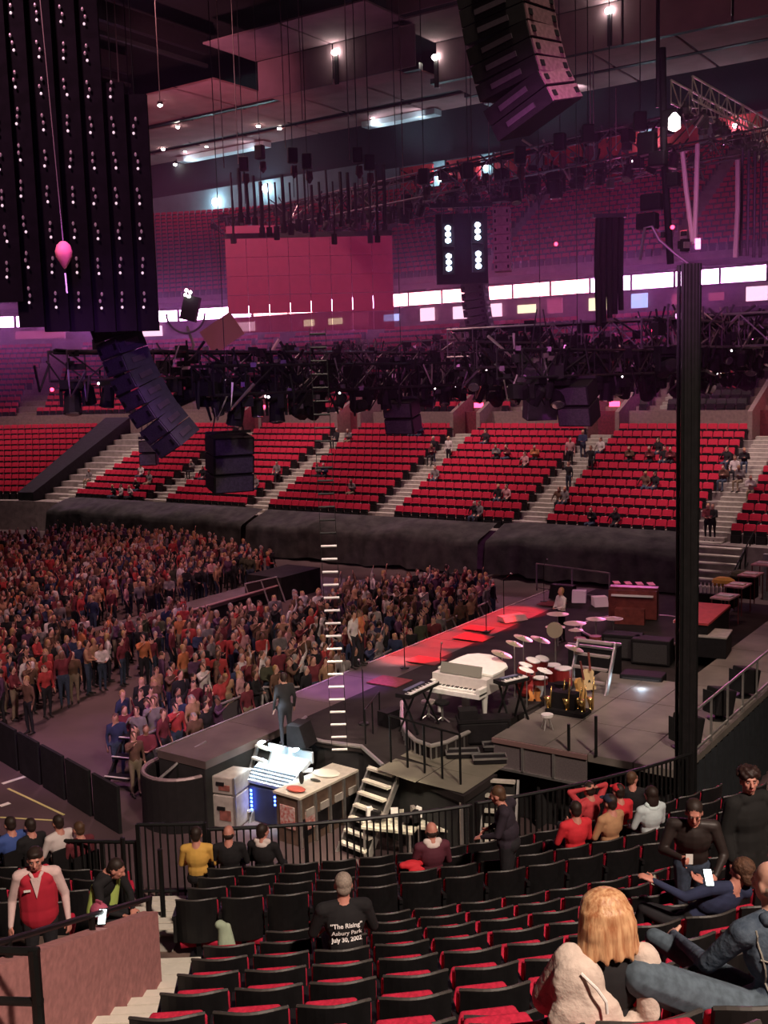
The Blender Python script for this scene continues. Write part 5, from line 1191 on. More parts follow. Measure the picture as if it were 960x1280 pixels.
def head(c, yaw=0, pitch=0, roll=0, hair=1, bald=False, s=1.0):
    """skull, face and ears about the centre c; pitch > 0 looks down"""
    P = [ell((0, -.012, .02), (.078, .096, .100), SK), ell((0, .022, -.05), (.058, .066, .070), SK), ell((0, .050, -.092), (.030, .026, .024), SK),
         cap((0, .088, .012), (0, .112, -.026), .011, .017, SK), ell((0, .082, -.062), (.024, .014, .007), SK), cap((-.035, .078, .030), (.035, .078, .030), .013, .013, SK),
         ell((.080, -.005, -.012), (.012, .024, .034), SK), ell((-.080, -.005, -.012), (.012, .024, .034), SK), ell((.04, .06, -.02), (.024, .024, .022), SK), ell((-.04, .06, -.02), (.024, .024, .022), SK)]
    if hair and not bald: P += [ell((0, -.026, .044), (.086, .098, .090), HA), ell((0, -.060, -.015), (.074, .060, .070), HA)]
    if bald: P += [ell((0, -.055, -.020), (.084, .062, .050), HA)]
    M = Matrix.Translation(Vector(c)) @ Matrix.Rotation(R(yaw), 4, 'Z') @ Matrix.Rotation(R(-pitch), 4, 'X') @ Matrix.Rotation(R(roll), 4, 'Y') @ Matrix.Scale(s, 4)
    out = []
    for p in moved(P, M):
        if p[0] == 'c': out.append(('c', p[1], p[2], p[3]*s, p[4]*s, p[5]))
        else:
            M3 = p[3] / s if abs(s-1) > 1e-6 else p[3]
            out.append(('e', p[1], p[2]*s, M3, p[4]))
    return out, M
def figure(j, wide=1.0, fem=False, hands=True, headargs=None, curl=.5, torso=TO, sleeve=TO, fore=TO, fingers=True, leg=PA):
    """j: dict of joints: pel, che, nek, hed and for each side R/L: sho, elb, wri, hip, kne, ank (toe optional)"""
    g = {k: Vector(v) for k, v in j.items()}; P = []
    up = (g['che']-g['pel']).normalized(); r = (g['shoR']-g['shoL']).normalized(); f = up.cross(r).normalized()
    B = Matrix((r, f, up)).transposed()
    def el(c, s, m): P.append(('e', Vector(c), Vector(s), B, m))
    el(g['pel'] + up*.01, (.165*wide, .120*wide, .13), leg); el(g['pel'].lerp(g['che'], .42), (.150*wide, .112*wide, .17), torso); el(g['che'] + up*.02, (.175*wide, .118*wide, .19), torso)
    el(g['che'] + up*.13, (.165*wide, .088, .09), torso)
    if fem: el(g['che'] + f*.075 - up*.0 + r*.075, (.07, .065, .07), torso); el(g['che'] + f*.075 - r*.075, (.07, .065, .07), torso)
    P.append(cap(g['che'] + up*.19, g['hed'] - (g['hed']-g['nek'])*.3, .062, .055, SK)); P.append(cap(g['shoL'], g['nek'] - up*.015, .066*wide, .055, torso)); P.append(cap(g['shoR'], g['nek'] - up*.015, .066*wide, .055, torso))
    for s in 'RL':
        sg = 1 if s == 'R' else -1
        P += [cap(g['sho'+s], g['elb'+s], .062*wide, .046*wide, sleeve), cap(g['elb'+s], g['wri'+s], .045*wide, .031, fore)]
        d = (g['wri'+s]-g['elb'+s]).normalized(); th = g.get('thu'+s, -r*sg*.6 + f)
        if hands: P += hand(g['wri'+s], d, th, curl=curl*sg*(-1), r=.0115) if fingers else [cap(g['wri'+s], g['wri'+s] + d*.12, .034, .026, SK)]
        P += [cap(g['hip'+s], g['kne'+s], .094*wide, .060, leg), cap(g['kne'+s], g['kne'+s].lerp(g['ank'+s], .35) - f*.01, .058, .060, leg), cap(g['kne'+s].lerp(g['ank'+s], .35) - f*.01, g['ank'+s], .058, .042, leg)]
        t = g.get('toe'+s, g['ank'+s] + f*.17 - Vector((0, 0, .035))); P += [cap(g['ank'+s] + Vector((0, 0, -.03)), t, .044, .036, SH), ell(g['ank'+s] + Vector((0, -.04, -.035)), (.04, .05, .04), SH)]
    H, M = head(g['hed'], **(headargs or {})); return P + H, M
def stand(**k):
    j = dict(pel=(0, 0, .95), che=(0, 0, 1.25), nek=(0, -.005, 1.46), hed=(0, .015, 1.615), shoR=(.185, 0, 1.405), shoL=(-.185, 0, 1.405), elbR=(.245, -.03, 1.12), elbL=(-.245, -.03, 1.12), wriR=(.25, .06, .87), wriL=(-.25, .06, .87),
             hipR=(.09, 0, .92), hipL=(-.09, 0, .92), kneR=(.10, .02, .50), kneL=(-.10, .02, .50), ankR=(.10, -.02, .085), ankL=(-.10, -.02, .085)); j.update(k); return j
def sit(**k):
    j = dict(pel=(0, .02, .56), che=(0, -.03, .86), nek=(0, -.03, 1.07), hed=(0, .0, 1.22), shoR=(.185, -.02, 1.01), shoL=(-.185, -.02, 1.01), elbR=(.25, .05, .75), elbL=(-.25, .05, .75), wriR=(.15, .28, .66), wriL=(-.15, .28, .66),
             hipR=(.09, .06, .52), hipL=(-.09, .06, .52), kneR=(.12, .47, .53), kneL=(-.12, .47, .53), ankR=(.12, .45, .09), ankL=(-.12, .45, .09)); j.update(k); return j
SKIN = [mat('skin_fair', (.62, .32, .24), .55, noise=.08), mat('skin_tan', (.45, .22, .15), .55, noise=.08), mat('skin_dark', (.22, .10, .07), .55, noise=.08)]
HAIR = [mat('hair_dark_brown', (.030, .016, .012), .6, noise=.3, scale=40), mat('hair_brown', (.10, .048, .025), .6, noise=.3, scale=40), mat('hair_grey', (.30, .26, .24), .6, noise=.3, scale=40), mat('hair_fair', (.42, .25, .10), .6, noise=.3, scale=40)]
TROU = [mat('dark_trousers', (.018, .016, .020), .9, noise=.3), mat('blue_jeans', (.045, .062, .10), .9, noise=.35, scale=25), mat('khaki_trousers', (.24, .18, .12), .9, noise=.2)]
SHOE = mat('dark_shoes', (.02, .016, .014), .6)
TOPS = {'black': (.014, .012, .014), 'maroon': (.16, .025, .035), 'brown': (.14, .07, .045), 'red': (.42, .045, .045), 'white': (.66, .58, .55), 'grey': (.20, .17, .17), 'navy': (.028, .035, .085), 'tan': (.40, .22, .13), 'plum': (.10, .04, .09), 'orange': (.52, .17, .07), 'pink': (.55, .27, .28), 'dark olive': (.06, .06, .035)}
TOPM = {k: mat(k.replace(' ', '_')+'_top', v, .9, noise=.25, scale=9) for k, v in TOPS.items()}
BASEM = [SKIN[0], HAIR[0], TOPM['black'], TROU[0], SHOE]
def small_mesh(name, j, fem=False, hr=True, target=420, **hk):
    P, M = figure(j, 1.0, fem, fingers=False, headargs=hk); 
    if fem: P.append(('e', Vector(j['hed']) + Vector((0, -.06, -.06)), Vector((.09, .07, .13)), Matrix.Identity(3), HA))
    me = fuse(name, P, BASEM, .034, None, 2, 8); r = target/max(1, len(me.polygons)*2)
    o = bpy.data.objects.new('tmp', me); col.objects.link(o); d = o.modifiers.new('d', 'DECIMATE'); d.ratio = r
    dg = bpy.context.evaluated_depsgraph_get(); out = bpy.data.meshes.new_from_object(o.evaluated_get(dg)); bpy.data.objects.remove(o); bpy.data.meshes.remove(me); out.name = name; return out
CROWD = [small_mesh('person', stand()), small_mesh('person', stand(wriR=(.06, .24, 1.12), wriL=(-.06, .24, 1.12), elbR=(.24, .06, 1.15), elbL=(-.24, .06, 1.15))),
         small_mesh('person', stand(elbR=(.26, .16, 1.30), wriR=(.12, .32, 1.48)), pitch=8), small_mesh('person', stand(hed=(.01, .0, 1.56), nek=(0, 0, 1.41)), fem=True, yaw=25),
         small_mesh('person', stand(elbL=(-.28, .05, 1.62), wriL=(-.2, .10, 1.88)), fem=True), small_mesh('person', stand(hed=(.02, .03, 1.60), kneL=(-.12, .1, .52)), yaw=-35, pitch=10)]
SITM = [small_mesh('spectator', sit()), small_mesh('spectator', sit(wriR=(.02, .22, .80), wriL=(-.02, .22, .82), che=(0, .05, .86), nek=(0, .10, 1.06), hed=(0, .16, 1.19), shoR=(.185, .09, 1.0), shoL=(-.185, .09, 1.0)), yaw=20), small_mesh('spectator', sit(elbR=(.32, -.08, .80), wriR=(.40, -.12, .62)), fem=True, yaw=-25)]
def dress(o, top, rnd, skin=None, hair=None, tro=None):
    ms = [skin or SKIN[rnd.choices((0, 1, 2), (7, 2, 1))[0]], hair or HAIR[rnd.choices((0, 1, 2, 3), (5, 4, 2, 2))[0]], TOPM[top] if isinstance(top, str) else top, tro or TROU[rnd.choices((0, 1, 2), (5, 4, 1))[0]], SHOE]
    for i, m in enumerate(ms): o.material_slots[i].link = 'OBJECT'; o.material_slots[i].material = m
    return ms
# ---- floor audience
def inpoly(x, y, P):
    c = False
    for i in range(len(P)):
        (x1, y1), (x2, y2) = P[i-1], P[i]
        if (y1 > y) != (y2 > y) and x < (x2-x1)*(y-y1)/(y2-y1)+x1: c = not c
    return c
POLY = {'near': [(335, 748), (395, 733), (470, 718), (560, 708), (622, 717), (610, 742), (520, 792), (445, 828), (395, 856), (330, 858), (240, 892), (170, 922), (138, 905), (150, 862), (225, 825), (240, 760)],
        'far': [(-40, 668), (110, 655), (220, 660), (340, 685), (355, 700), (300, 722), (230, 742), (255, 770), (200, 800), (110, 812), (60, 835), (-40, 850)]}
PW = {k: [tuple(gp(x, y, 1.55)[:2]) for x, y in v] for k, v in POLY.items()}
rc = random.Random(11); people = []
tops_w = dict(black=26, maroon=13, brown=11, red=7, white=7, grey=9, navy=8, tan=6, plum=8, orange=3, pink=4); tops_w['dark olive'] = 5
for zone, sp_ in (('near', .66), ('far', .70)):
    P = PW[zone]; xs = [p[0] for p in P]; ys = [p[1] for p in P]; x = min(xs)
    while x < max(xs):
        y = min(ys)
        while y < max(ys):
            px, py = x + rc.uniform(-.2, .2), y + rc.uniform(-.2, .2)
            on_cat = -33.4 < px < -30.2 and 25.8 < py < 40.0
            if inpoly(px, py, P) and not on_cat and rc.random() < (.90 if zone == 'near' else .94) and px < -19.0 and py < 46.2:
                q = proj((px, py, 1.0))
                if -25 < q[0] < 985: people.append((math.hypot(px, py), px, py, zone))
            y += sp_
        x += sp_
# loose people on the open floor
for px_, py_ in ((117, 848), (126, 850), (38, 918), (60, 880), (14, 880), (90, 838), (205, 880), (34, 868), (20, 845), (45, 838), (75, 842), (5, 905)): p = gp(px_, py_, 0); people.append((math.hypot(p.x, p.y), p.x, p.y, 'open'))
people.sort(); print('audience', len(people))
where = {'near': 'audience by walkway', 'far': 'audience beyond catwalk', 'open': 'open audience floor'}
POSE = ['arms down', 'hands together', 'hand at face', 'long hair', 'arm raised', 'mid step']
mass = []
cnt = {}
for n, (d, x, y, zone) in enumerate(people):
    top = rc.choices(list(tops_w), list(tops_w.values()))[0]; a = PI/2 + PI + math.atan2(0, 1) + rc.gauss(0, .5); s = rc.uniform(.92, 1.06); me = rc.choice(CROWD)
    if zone == 'open': a += rc.uniform(-2, 2)
    if n < 300:
        o = link('person', me, None, (x, y, 0), a); o.scale = (s, s, s)
        ms = dress(o, top, rc); hairn = ms[1].name.replace('hair_', '').replace('_', ' '); bott = {'dark_trousers': 'dark trousers', 'blue_jeans': 'blue jeans', 'khaki_trousers': 'khaki trousers'}[ms[3].name]
        lab = f'{hairn} haired person in {top} top, {bott}, {POSE[CROWD.index(me)]}, {where[zone]}'
        tag(o, lab, 'person', f'{top} tops, {hairn} hair, {bott}, {zone} audience')
    else: mass.append((x, y, a, s, me, top))
def crowd_mass(items):
    slots = []; key = {}
    def slot(m):
        if m.name not in key: key[m.name] = len(slots); slots.append(m)
        return key[m.name]
    cache = {}; vs, polys, mids = [], [], []; nv = 0
    for x, y, a, s, me, top in items:
        if me.name not in cache:
            v = np.empty(len(me.vertices)*3); me.vertices.foreach_get('co', v); cache[me.name] = (v.reshape(-1, 3), [tuple(p.vertices) for p in me.polygons], [p.material_index for p in me.polygons])
        v, f, mi = cache[me.name]; c, sn = math.cos(a), math.sin(a)
        vs.append(np.stack([(v[:, 0]*c - v[:, 1]*sn)*s + x, (v[:, 0]*sn + v[:, 1]*c)*s + y, v[:, 2]*s], 1)); polys += [tuple(i+nv for i in q) for q in f]; nv += len(v)
        lut = [slot(rc.choice(SKIN[:2])), slot(rc.choice(HAIR)), slot(TOPM[top]), slot(rc.choice(TROU[:2])), slot(SHOE)]; mids += [lut[i] for i in mi]
    me = bpy.data.meshes.new('audience'); me.from_pydata(np.concatenate(vs).tolist(), [], polys)
    for m in slots: me.materials.append(m)
    me.polygons.foreach_set('material_index', mids); me.polygons.foreach_set('use_smooth', [True]*len(mids)); me.update(); return link('audience_crowd', me)
stuff(crowd_mass(mass), 'the rest of the packed floor audience, farther off beyond the catwalk', 'crowd')
# ---- a few on stage
for px, py, zb, mi, top, rot, lab, hi in ((702, 803, ST+.04, 1, 'white', 150, 'stage hand in a white shirt at the percussion', 3), (358, 932, ST, 0, 'black', 60, 'stage hand all in black on the walkway bend', 0), (444, 836, ST, 5, 'white', -90, 'person in a bright white top kneeling place on the walkway edge', 0), (385, 905, ST, 1, 'black', 100, 'stage hand in dark clothes beside the rounded corner', 0), (452, 832, ST, 3, 'orange', -70, 'person in an orange top at the walkway edge', 1)):
    if px == 385: continue
    p = gp(px, py, zb); o = link('person', CROWD[mi], None, p, R(rot)); dress(o, top, rc, hair=HAIR[hi], tro=TROU[0]); tag(o, lab.replace(' kneeling place', ''), 'person')
# ---- spectators in the far stand
far_px = [(175, 585, 'white'), (185, 592, 'grey'), (170, 600, 'black'), (150, 612, 'white'), (163, 614, 'white'), (142, 614, 'black'), (110, 590, 'grey'), (240, 580, 'grey'), (252, 585, 'black'), (405, 585, 'navy'), (398, 588, 'grey'), (440, 606, 'grey'), (420, 545, 'black'), (435, 546, 'grey'), (515, 535, 'tan'), (524, 538, 'navy'), (540, 560, 'maroon'), (543, 590, 'grey'), (606, 548, 'black'), (620, 558, 'grey'), (634, 563, 'maroon'), (655, 570, 'pink'), (668, 567, 'orange'), (622, 611, 'black'), (632, 611, 'pink'), (592, 632, 'black'), (598, 633, 'grey'), (705, 616, 'grey'), (698, 614, 'brown'), (740, 638, 'black'), (768, 644, 'black'), (750, 552, 'white'), (787, 566, 'brown'), (812, 562, 'maroon'), (822, 560, 'black'), (830, 566, 'black'), (838, 562, 'maroon'), (806, 600, 'brown'), (818, 598, 'black'), (908, 566, 'black'), (918, 580, 'white'), (925, 590, 'grey'), (905, 590, 'brown'), (930, 566, 'black'), (938, 605, 'white'), (312, 590, 'white'), (318, 600, 'grey'), (345, 582, 'grey')]
def far_seat_at(px, py):
    best = None
    for i, (s, z) in enumerate(LOW):
        p = gy(px, py, 47.5+s+.35); e = abs(p.z - (z+1.0))
        if best is None or e < best[0]: best = (e, i, Vector((p.x, 47.5+s+.42, z+.02)))
    return best[1], best[2]
for k, (px, py, top) in enumerate(far_px):
    i, p = far_seat_at(px, py); o = link('person', rc.choice(SITM), None, p, PI + rc.uniform(-.3, .3)); ms = dress(o, top, rc)
    blk = min(range(len(AISLES)), key=lambda q: abs(AISLES[q]-p.x))
    tag(o, f'spectator in {top} top, far stand {ORD[i+1]} row, near the {ORD[blk+1]} stairs from the tower', 'person', 'sitters on the far stand')
for px, py, top, lab in ((560, 560, 'white', 'person in a white top standing on stairs at the second doorway'), (541, 560, 'black', 'person in black standing on stairs by the second doorway'), (712, 566, 'pink', 'person in a pink top standing at the doorway wall by the black speaker'), (710, 590, 'black', 'person in black walking down stairs below the doorway'), (738, 574, 'black', 'person in black standing alone beside the doorway stairs'), (728, 556, 'navy', 'person in navy standing at the doorway right of the black speaker'), (884, 665, 'maroon', 'person in a maroon top at the foot of the broad stairs'), (890, 668, 'black', 'person in black at the foot of the broad stairs')):
    i, p = far_seat_at(px, py); o = link('person', rc.choice(CROWD[:3]), None, p, PI + rc.uniform(-.5, .5)); dress(o, top, rc); tag(o, lab, 'person', 'people standing on the far stand')
# ================================================================== PEOPLE IN THE NEAR STAND
def near_spot(px, py, h, back=.20, rows=None):
    best = None
    for ri, (r, z) in enumerate(NROWS):
        if rows and ri not in rows: continue
        p = gp(px, py, z+h)
        if (p-CAMP).dot(ray(px, py)) < 0: continue
        rr = p.x*math.cos(TH) + p.y*math.sin(TH); ff = -p.x*math.sin(TH) + p.y*math.cos(TH)
        dr, df = rr-NCx, NCf-ff; rad = math.hypot(dr, df); e = abs(rad-(r-back))
        if best is None or e < best[0]: best = (e, ri, math.degrees(math.atan2(dr, df)))
    _, ri, a = best; return ri, a, NP(NROWS[ri][0]-back, a, NROWS[ri][1])
def fit(px, py, ri, hed, back=.2, turn=0):
    """place a figure in row ri so that its head (local point hed) lies on the sight line; returns base, facing, scale"""
    r, z = NROWS[ri]; a = 5.0
    for _ in range(12):
        b = NP(r-back, a, z); hw = b + Matrix.Rotation(TH+R(a)+R(turn), 3, 'Z') @ Vector(hed); a += (px-proj(hw)[0])*.012
    hw = b + Matrix.Rotation(TH+R(a)+R(turn), 3, 'Z') @ Vector(hed); d = ray(px, py); k = math.hypot(hw.x, hw.y)/math.hypot(d.x, d.y)
    return b, TH+R(a)+R(turn), (HC + d.z*k - z)/hed[2]
def person(lab, loc, rz, prims, mats, voxel=.013, ratio=.5, scale=1, group=None):
    o = link('person', fuse('person', prims, mats, voxel, ratio, 3), None, loc, rz); o.scale = (scale,)*3
    tag(o, lab, 'person', group); return o
def eyes(o, M):
    for s in (-1, 1):
        MB().ell(M @ Vector((s*.032, .080, .004)), (.010, .009, .006), 8, 5).build('eye', mat('eye_white', (.45, .36, .33), .4), o); MB().ell(M @ Vector((s*.032, .0875, .004)), (.0045, .003, .0055), 6, 4).build('pupil', BLACK, o.children[-1] if o.children else o)
        MB().tube([M @ Vector((s*.05, .084, .026)), M @ Vector((s*.032, .094, .032)), M @ Vector((s*.014, .094, .028))], .0035, 5).build('eyebrow', HAIR[0], o)
    MB().tube([M @ Vector((-.024, .088, -.062)), M @ Vector((0, .096, -.064)), M @ Vector((.024, .088, -.062))], .005, 5).build('mouth', mat('lip', (.40, .12, .11), .5), o)
def part(o, name, prims, m, voxel=.012, ratio=.5): return link(name, fuse(name, prims, [m], voxel, ratio, 3), o)
RUDDY = mat('skin_ruddy', (.60, .25, .19), .5, noise=.1)
def M5(top, skin=None, hair=None, tro=None): return [skin or SKIN[0], hair or HAIR[0], top, tro or TROU[0], SHOE]

# ---- usher in a red waistcoat
p = gp(44, 1066, 4.99); base = Vector((p.x, p.y, 3.34))
struct(MB().box((0, 0, -.2), (2.6, 2.4, .38)).build('floor_vomitory', mat('near_stand_concrete', (0, 0, 0)), None, (p.x-.35, p.y-.1, 3.34))).rotation_euler[2] = TH
j = stand(elbR=(.275, -.05, 1.13), wriR=(.30, .05, .88), elbL=(-.275, -.04, 1.13), wriL=(-.30, .06, .88), hed=(0, .05, 1.60)); P, M = figure(j, 1.12, headargs=dict(pitch=10), sleeve=TO, curl=.6)
WSH = mat('usher_shirt', (.74, .52, .50), .85, noise=.12, scale=12)
o = person('usher in a dark red waistcoat and pale pink shirt, standing behind the stair wall', base, TH+PI+R(14), P, M5(WSH, RUDDY), .011, .5)
eyes(o, M)
VEST = mat('usher_vest_red', (.46, .016, .038), .85, noise=.1)
v = [ell((0, 0, .98), (.208, .156, .22), 0), cap((0, 0, .95), (0, 0, 1.25), .150, .150, 0), ell((0, 0, 1.12), (.210, .156, .30), 0), ell((0, 0, 1.24), (.214, .156, .25), 0), cap((.11, .05, 1.36), (.09, -.03, 1.44), .068, .058, 0), cap((-.11, .05, 1.36), (-.09, -.03, 1.44), .068, .058, 0), ell((0, -.045, 1.33), (.185, .105, .15), 0)]
h_ = part(o, 'waistcoat', v, VEST); sm_ = h_.modifiers.new('smooth', 'SMOOTH'); sm_.iterations = 4; sm_.factor = .5
mb = MB().add([(-.058, .140, 1.43), (.058, .140, 1.43), (0, .172, 1.21)], [(0, 1, 2)]); mb.add([(-.055, .118, 1.42), (.055, .118, 1.42), (0, .150, 1.22)], [(2, 1, 0)]); mb.build('shirt_front', WSH, o)
MB().box((.095, .158, 1.30), (.07, .012, .022)).build('name_badge', HEADM, o)
for s in (-1, 1): part(o, 'collar', [cap((s*.06, .07, 1.45), (s*.02, .135, 1.40), .022, .015, 0)], WSH, .008)
part(o, 'hair', [('e', M @ Vector((0, -.02, .052)), Vector((.088, .102, .085)), M.to_3x3(), 0), ('e', M @ Vector((0, .05, .088)), Vector((.06, .04, .03)), M.to_3x3(), 0), ('e', M @ Vector((0, -.06, -.01)), Vector((.078, .06, .075)), M.to_3x3(), 0)], HAIR[0])
# ---- bending person in a dark jacket behind the wall, with a lit phone
p = gp(118, 1082, 4.3); base = Vector((p.x, p.y, 3.2))
j = sit(che=(0, .14, .88), nek=(0, .26, 1.04), hed=(-.02, .34, 1.12), shoR=(.18, .22, .98), shoL=(-.18, .22, .98), elbR=(.24, .32, .72), elbL=(-.24, .32, .72), wriR=(.10, .50, .64), wriL=(-.08, .50, .64)); P, M = figure(j, headargs=dict(pitch=25, yaw=20))
o = person('dark haired person bending over a lit phone beside the usher', base, TH+PI/2+R(150), P, M5(TOPM['black'], RUDDY), .013, .5)
part(o, 'safety_vest', [cap((-.12, .20, .95), (-.13, .10, .60), .075, .085, 0), cap((.15, .15, .92), (.16, .08, .62), .06, .07, 0)], mat('lime_vest', (.52, .66, .16), .8))
t = tag(MB().box((0, 0, 0), (.08, .012, .15)).build('phone', CASEB, None, gd(128, 1146, 9.9)), 'phone with a bright white screen in the bending person\'s hands', 'phone'); t.rotation_euler = (R(-40), 0, TH)
MB().box((0, -.008, 0), (.066, .006, .13)).build('screen', mat('phone_glow', (1, 1, 1), .4, emit=(.85, 1, 1), es=3), t)
tag(MB().ell((0, 0, .08), (.11, .08, .085), 16, 10).box((0, 0, .17), (.08, .02, .04)).build('handbag', mat('pink_bag', (.50, .10, .17), .7, noise=.2), None, gd(124, 1133, 10.3) - Vector((0, 0, .13))), 'pink bag next to the bending person', 'bag')
# ---- man in a black T-shirt with white lettering
ri, a, base = near_spot(430, 1112, 1.23)
j = sit(che=(0, .05, .88), nek=(0, .08, 1.08), hed=(.01, .12, 1.235), shoR=(.20, .07, 1.03), shoL=(-.20, .07, 1.03), elbR=(.29, .14, .78), elbL=(-.29, .14, .78), wriR=(.16, .36, .70), wriL=(-.16, .36, .70))
P, M = figure(j, 1.14, headargs=dict(yaw=-6), fore=SK)
o = person('man with short grey hair in a black T-shirt with white lettering', base, TH+R(a)+R(4), P, M5(TOPM['black'], RUDDY, mat('hair_short_grey', (.34, .27, .22), .7, noise=.35, scale=60)), .010, .6)
bm_ = bmesh.new(); bm_.from_mesh(o.data); bvh = BVHTree.FromBMesh(bm_); bm_.free()
for i, (txt, sz) in enumerate((('\u201cThe Rising\u201d', .060), ('Asbury Park', .057), ('July 30, 2002', .055))):
    cu = bpy.data.curves.new('lettering', 'FONT'); cu.body = txt; cu.size = sz*1.0; cu.align_x = 'CENTER'; cu.offset = .0016; cu.resolution_u = 3
    to = bpy.data.objects.new('tmp', cu); col.objects.link(to); bpy.context.view_layer.update(); me = bpy.data.meshes.new_from_object(to.evaluated_get(bpy.context.evaluated_depsgraph_get())); bpy.data.objects.remove(to)
    for v in me.vertices:
        x, z = v.co.x, v.co.y + .905 - .068*i
        h = bvh.ray_cast(Vector((x, -1, z)), Vector((0, 1, 0))); h0 = bvh.ray_cast(Vector((0, -1, z)), Vector((0, 1, 0))); yc = h0[0].y + .9*x*x; y = min(h[0].y if h[0] else yc, yc) - .006; v.co = (x, y, z)
    me.materials.clear(); me.materials.append(mat('shirt_print_white', (.90, .86, .84), .6)); link('lettering', me, o)
# ---- woman with shoulder length fair hair and a cream hooded top
j = sit(che=(0, .04, .88), nek=(.01, .07, 1.07), hed=(.0, .10, 1.23), shoR=(.18, .06, 1.02), shoL=(-.18, .05, 1.02), elbR=(.26, .16, .78), elbL=(-.28, .12, .77), wriR=(.12, .36, .68), wriL=(-.14, .36, .68))
P, M = figure(j, 1.02, True, headargs=dict(yaw=8, pitch=8))
base, rz_, sc_ = fit(754, 1142, 13, j['hed'], .2, -6); print('woman', base, sc_)
o = person('woman with shoulder length fair hair and a cream hooded top slipping off her back', base, rz_, P, M5(TOPM['black'], SKIN[0], HAIR[3], TROU[1]), .010, .6, max(.9, min(1.15, sc_)))
blond = mat('hair_strawberry', (.72, .42, .22), .45, noise=.5, scale=30, c2=(.40, .16, .07), bump=.2)
mp_ = blond.node_tree.nodes.new('ShaderNodeMapping'); mp_.inputs['Scale'].default_value = (1.6, 1.6, .14); nn_ = [n for n in blond.node_tree.nodes if n.type == 'TEX_NOISE'][0]
blond.node_tree.links.new([n for n in blond.node_tree.nodes if n.type == 'TEX_COORD'][0].outputs['Object'], mp_.inputs['Vector']); blond.node_tree.links.new(mp_.outputs['Vector'], nn_.inputs['Vector'])
hp = [('e', M @ Vector((0, -.02, .045)), Vector((.132, .118, .102)), M.to_3x3(), 0), ('e', M @ Vector((0, -.075, -.05)), Vector((.152, .080, .135)), M.to_3x3(), 0)]
for i in range(27):
    t_ = R(-205 + 230*i/26); x, y = .132*math.cos(t_), -.035 + .088*math.sin(t_)
    hp.append(cap(M @ Vector((x*.85, y, .03)), M @ Vector((x*(1.16 + .05*(i % 2)), y*1.06 - .004*(i % 3), -.165 - .012*(i % 3) - .01*(i % 2))), .030, .013, 0))
part(o, 'hair', hp, blond, .009, .6)
CREAM = mat('cream_hoodie', (.68, .55, .47), .9, noise=.15, scale=9, bump=.5)
hd_ = [cap((-.19, .02, 1.03), (-.29, .09, .80), .095, .095, 0), cap((-.29, .09, .80), (-.17, .33, .69), .088, .065, 0), ell((-.17, -.045, .93), (.145, .085, .17), 0), ell((-.14, -.075, .76), (.20, .085, .19), 0), ell((-.06, -.085, .62), (.25, .09, .17), 0),
       cap((-.17, -.06, 1.03), (-.02, -.115, .70), .040, .05, 0), cap((-.23, -.085, .93), (-.10, -.155, .60), .018, .022, 0), cap((-.15, -.125, .92), (-.02, -.165, .62), .014, .018, 0), cap((-.29, -.04, .88), (-.22, -.10, .60), .020, .024, 0),
       cap((.19, .03, 1.02), (.27, .13, .80), .082, .080, 0), cap((.27, .13, .80), (.16, .34, .69), .072, .06, 0), cap((.17, -.05, .98), (.19, -.06, .78), .05, .06, 0), ell((.14, -.04, .64), (.12, .09, .15), 0)]
h_ = part(o, 'hooded_top', hd_, CREAM, .010, .6); sm_ = h_.modifiers.new('smooth', 'SMOOTH'); sm_.iterations = 5; sm_.factor = .5
MB().tube([(-.17, -.115, 1.04), (-.10, -.16, .98), (-.06, -.175, .92), (-.055, -.18, .86)], .008, 6).build('drawstring', HEADM, o)
# ---- man in a denim jacket, grey balding head
HD = (-.02, .16, 1.28)
base, rz_, sc_ = fit(960, 1102, 13, HD, .2, 4); sc_ = max(.9, min(1.15, sc_))
IM = (Matrix.Translation(base) @ Matrix.Rotation(rz_, 4, 'Z') @ Matrix.Scale(sc_, 4)).inverted(); hw_ = (Matrix.Translation(base) @ Matrix.Rotation(rz_, 4, 'Z') @ Matrix.Scale(sc_, 4)) @ Vector(HD); D0 = math.hypot(hw_.x, hw_.y)
def L_(px, py, dd): return IM @ gd(px, py, D0+dd)
kL, kR, wL = L_(802, 1222, -.50), L_(818, 1172, .55), L_(842, 1168, .60)
print('denim', base, sc_, kL, kR)
j = sit(che=(-.02, .07, .91), nek=(-.03, .12, 1.13), hed=HD, shoR=(.21, .07, 1.07), shoL=(-.23, .09, 1.06), elbR=(.31, .16, .82), elbL=(-.36, .22, .84), wriR=(.18, .42, .72), wriL=wL, kneL=kL, ankL=(kL.x+.32, kL.y+.28, kL.z-.22), toeL=(kL.x+.47, kL.y+.30, kL.z-.22), kneR=kR, ankR=(kR.x+.02, kR.y+.06, kR.z-.45), hipL=(-.13, .07, .56))
P, M = figure(j, 1.16, headargs=dict(yaw=16, pitch=2, bald=True), fingers=True); P += [cap(j['hipL'], kL, .135, .105, PA), cap(kL, kL + Vector((.10, .16, -.12)), .095, .085, PA), ell((-.10, .04, .60), (.24, .19, .16), PA)]
DEN = mat('denim_jacket', (.075, .10, .135), .9, noise=.4, scale=18, c2=(.035, .052, .08), bump=.3)
o = person('man with a balding head in a blue denim jacket, knees drawn up towards the woman', base, rz_, P, M5(DEN, mat('skin_pink', (.66, .36, .27), .5, noise=.1), mat('hair_thin_grey', (.42, .32, .24), .7, noise=.4, scale=50), mat('faded_jeans', (.10, .135, .17), .9, noise=.35, scale=22)), .010, .6, sc_)
bm_ = bmesh.new(); bm_.from_mesh(o.data); bvh = BVHTree.FromBMesh(bm_); bm_.free()
def on_back(x, z, off=.004):
    h = bvh.ray_cast(Vector((x, -1, z)), Vector((0, 1, 0))); return Vector((x, (h[0].y if h[0] else 0)-off, z))
